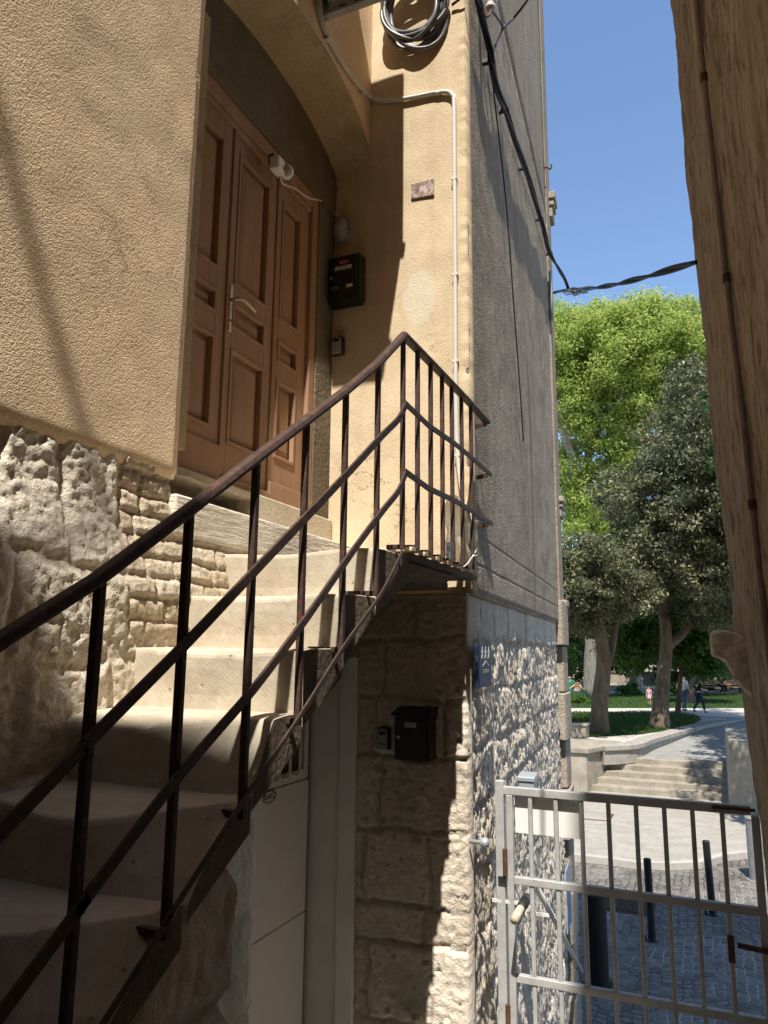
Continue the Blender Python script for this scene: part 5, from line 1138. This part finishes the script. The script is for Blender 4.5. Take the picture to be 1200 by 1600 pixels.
def person(label, foot, h, face, pose, top, bottom, hair, shoes=None, skirt=None, long_hair=False, grp=None):
    """pose: dict of joint positions for a 1.70 m figure facing +Y (feet at z 0)"""
    t = thing('person', label, 'person', foot, grp); M = Matrix.Translation(foot) @ Matrix.Rotation(face, 4, 'Z') @ Matrix.Scale(h/1.70, 4)
    J = dict(pel=(0, 0, .93), sp=(0, -.005, 1.10), ch=(0, .0, 1.30), nk=(0, .005, 1.45), hb=(0, .03, 1.535), ht=(0, .035, 1.62),
             sl=(-.185, 0, 1.39), sr=(.185, 0, 1.39), el=(-.235, -.04, 1.12), er=(.235, -.04, 1.12), wl=(-.24, .06, .88), wr=(.24, .06, .88),
             hl=(-.095, 0, .90), hr=(.095, 0, .90), kl=(-.10, .02, .49), kr=(.10, .02, .49), al=(-.10, -.03, .09), ar=(.10, -.03, .09)); J.update(pose)
    J = {k: Vector(v) for k, v in J.items()}
    tl, tr = J['al']+Vector((-.01, .15, -.055)), J['ar']+Vector((.01, .15, -.055))
    b = Body(); pel = b.add(J['pel'], (.135, .10)); sp = b.add(J['sp'], (.13, .095), pel); c = b.add(J['ch'], (.15, .105), sp); n = b.add(J['nk'], .056, c); hb = b.add(J['hb'], (.066, .078), n); b.add(J['ht'], (.078, .094), hb)
    b.add(J['hb']+Vector((0, .098, .025)), .014, hb)                       # nose
    for sx in (-1, 1): b.add(J['hb']+Vector((.083*sx, .0, .03)), .014, hb)  # ears
    for s_, e_, w_ in (('sl', 'el', 'wl'), ('sr', 'er', 'wr')):
        a = b.add(J[s_], .062, c); e = b.add(J[e_], .045, a); w = b.add(J[w_], .03, e); dv = (J[w_]-J[e_]).normalized(); sd_ = dv.cross(Vector((1, 0, 0))).normalized(); pm = b.add(J[w_]+dv*.075, (.036, .022), w)
        for f_, (q, ln) in enumerate(((-.03, .065), (-.011, .078), (.009, .073), (.028, .058))):
            k1 = b.add(J[w_]+dv*(.10+.006*f_)+sd_*q, .0095, pm); b.add(J[w_]+dv*(.10+ln)+sd_*q+Vector((0, .012, 0)), .008, k1)
        th = b.add(J[w_]+dv*.055+sd_*-.042, .011, w); b.add(J[w_]+dv*.10+sd_*-.055, .009, th)
    for h_, k_, a_, t_ in (('hl', 'kl', 'al', tl), ('hr', 'kr', 'ar', tr)):
        a = b.add(J[h_], .092, pel); k = b.add(J[k_], .06, a); an = b.add(J[a_], .042, k); b.add(t_, .036, an)
    skinned('body', b.V, b.E, b.R, SKIN, t, M)
    b = Body(); pel = b.add(J['pel']+Vector((0, 0, .01)), (.158, .122)); sp = b.add(J['sp'], (.15, .115), pel); c = b.add(J['ch'], (.168, .122), sp); b.add(J['nk']-Vector((0, 0, .03)), .072, c)
    for s_, e_ in (('sl', 'el'), ('sr', 'er')): a = b.add(J[s_], .078, c); b.add(J[s_].lerp(J[e_], .85), .064, a)
    skinned('top', b.V, b.E, b.R, top, t, M)
    if skirt:
        b = Body(); a = b.add(J['pel']+Vector((0, 0, .06)), (.15, .12)); k = b.add((J['hl']+J['hr'])/2*.55+(J['kl']+J['kr'])/2*.45, (.21, .17), a); b.add((J['kl']+J['kr'])/2-Vector((0, 0, .02)), (.24, .20), k); skinned('skirt', b.V, b.E, b.R, bottom, t, M)
    else:
        b = Body(); pel = b.add(J['pel'], (.148, .118))
        for h_, k_, a_ in (('hl', 'kl', 'al'), ('hr', 'kr', 'ar')): a = b.add(J[h_], .105, pel); k = b.add(J[k_], .076, a); b.add(J[a_]+Vector((0, 0, .03)), .062, k)
        skinned('trousers', b.V, b.E, b.R, bottom, t, M)
    for a_, t_ in (('al', tl), ('ar', tr)):
        b = Body(); k = b.add(J[a_]+Vector((0, -.03, -.03)), .05); m_ = b.add(J[a_].lerp(t_, .5)+Vector((0, 0, -.01)), .048, k); b.add(t_, .04, m_); skinned('shoe', b.V, b.E, b.R, shoes or MAT['black_plastic'], t, M, 1)
    b = Body(); a = b.add(J['ht']+Vector((0, -.02, .02)), (.090, .098)); k = b.add(J['hb']+Vector((0, -.045, .02)), (.082, .07), a)
    if long_hair: k = b.add(J['nk']+Vector((0, -.07, .02)), (.085, .05), k); b.add(J['nk']+Vector((0, -.08, -.14)), (.08, .035), k)
    skinned('hair', b.V, b.E, b.R, hair, t, M)
    return t
GREY_HAIR, DARK_HAIR, FAIR = cloth('grey_hair', (.42, .41, .40)), cloth('dark_hair', (.02, .015, .012)), cloth('fair_hair', (.30, .20, .11))
walk = dict(kl=(-.10, .16, .52), al=(-.10, .20, .10), kr=(.10, -.02, .48), ar=(.10, -.26, .14), el=(-.24, -.12, 1.13), wl=(-.25, -.10, .89), er=(.24, .02, 1.12), wr=(.23, .19, .95))
def ft(x, y): return onZ(x, y, -2.45)
def hgt(f, px): return px*depth(f)/F
f = ft(1070, 1112); person('old man with grey hair, pale shirt and blue jeans strolling on the park path', f, hgt(f, 56), R(-35), walk, cloth('pale_shirt', (.55, .56, .58)), cloth('blue_jeans', (.05, .08, .16)), GREY_HAIR)
f = ft(1093, 1114); person('person in black top and dark trousers walking beside the old man', f, hgt(f, 54), R(-60), dict(walk, kl=(-.10, -.02, .48), al=(-.10, -.24, .14), kr=(.10, .17, .52), ar=(.10, .22, .10), er=(.22, .08, 1.14), wr=(.16, .26, 1.10)), cloth('black_top', (.015, .015, .018)), cloth('dark_jeans', (.02, .028, .05)), DARK_HAIR, long_hair=True)
f = ft(1015, 1101); person('small child in a pink dress on the lawn behind the second trunk', f, hgt(f, 27), R(170), dict(), cloth('pink_top', (.62, .30, .38)), cloth('pink_dress', (.62, .30, .38)), FAIR, skirt=True)
f = ft(1002, 1086); person('standing person in light beige clothes far back in the park', f, hgt(f, 32), R(150), dict(er=(.22, .06, 1.13), wr=(.10, .26, 1.12), el=(-.22, .06, 1.13), wl=(-.08, .26, 1.10)), cloth('beige_top', (.45, .42, .38)), cloth('beige_trousers', (.40, .38, .34)), DARK_HAIR)
sit = dict(pel=(0, 0, .52), sp=(0, -.02, .70), ch=(0, .02, .90), nk=(0, .04, 1.05), hb=(0, .08, 1.135), ht=(0, .09, 1.22), sl=(-.185, .02, .99), sr=(.185, .02, .99), el=(-.23, .06, .73), er=(.23, .06, .73), wl=(-.10, .28, .62), wr=(.10, .28, .62), hl=(-.095, .04, .50), hr=(.095, .04, .50), kl=(-.11, .46, .50), kr=(.11, .46, .50), al=(-.11, .42, .09), ar=(.11, .42, .09))
def bench(label, c, ang, wd=1.7):
    t = thing('park_bench', label, 'bench', c, 'park benches'); M = Matrix.Translation(c) @ Matrix.Rotation(ang, 4, 'Z')
    def bb(n, m, *a): bm = bx(*a); bm.transform(M); return obj(n, bm, m, t, .006)
    for k in range(4): bb('seat_slat', MAT['wood'], -wd/2, wd/2, -.14+.105*k, -.05+.105*k, .40, .43)
    for k in range(3): bb('back_slat', MAT['wood'], -wd/2, wd/2, -.22, -.19, .52+.12*k, .61+.12*k)
    for sx in (-.4, .4): bb('leg', MAT['black_steel'], sx*wd-.03, sx*wd+.03, -.20, .26, 0, .399); bb('back_post', MAT['black_steel'], sx*wd-.03, sx*wd+.03, -.188, -.15, .4005, .90)
    return M
c = ft(903, 1092); Mb = bench('bench at the left edge of the park with two seated people', c, R(175)); 
hS = 1.62
person('seated person in a green top on the left park bench', Mb @ Vector((.38, 0, 0)), hS, R(175), sit, cloth('green_top', (.03, .17, .11)), cloth('green_trousers', (.03, .13, .09)), DARK_HAIR)
person('seated person in dark clothes on the left park bench', Mb @ Vector((-.38, 0, 0)), hS, R(175), sit, cloth('dark_green_top', (.015, .05, .03)), cloth('dark_green_trousers', (.02, .06, .04)), DARK_HAIR, long_hair=True)
c = ft(1130, 1084); Mb = bench('bench far back on the right of the park with one seated person', c, R(200), 2.6)
person('seated person in black on the far right park bench', Mb @ Vector((.1, 0, 0)), 1.65, R(200), sit, cloth('black_jacket', (.02, .02, .022)), cloth('black_trousers', (.015, .015, .018)), DARK_HAIR)
# weeds at the foot of the shaded wall
wd = thing('weed', 'low green weed growing at the foot of the shaded stone wall', 'plant', onY(640, 1592, 3.45))
rg = random.Random(3); c0 = onY(640, 1600, 3.46)
for k in range(14):
    a_ = rg.uniform(0, 6.28); ln = rg.uniform(.08, .17); p0 = c0+Vector((rg.uniform(-.07, .07), rg.uniform(-.03, .03), -.12)); d_ = Vector((math.cos(a_)*.6, math.sin(a_)*.6-.2, rg.uniform(.5, 1.0))).normalized()
    bm = BM(); s_ = d_.cross(Z_).normalized(); v_ = []
    for i in range(6):
        f_ = i/5; p_ = p0+d_*ln*1.6*f_+Z_*(-.10*f_*f_*ln/.1); w_ = .020*math.sin(math.pi*min(1, f_*.9+.08)); v_.append((bm.verts.new(p_+s_*w_), bm.verts.new(p_-Z_*-.006*(1-f_)), bm.verts.new(p_-s_*w_)))
    for A, B in zip(v_, v_[1:]): bm.faces.new((A[0], A[1], B[1], B[0])); bm.faces.new((A[1], A[2], B[2], B[1]))
    obj('leaf', bm, LM['mid'] if k == 0 else bpy.data.materials['mid_leaves'], wd, smooth=True)
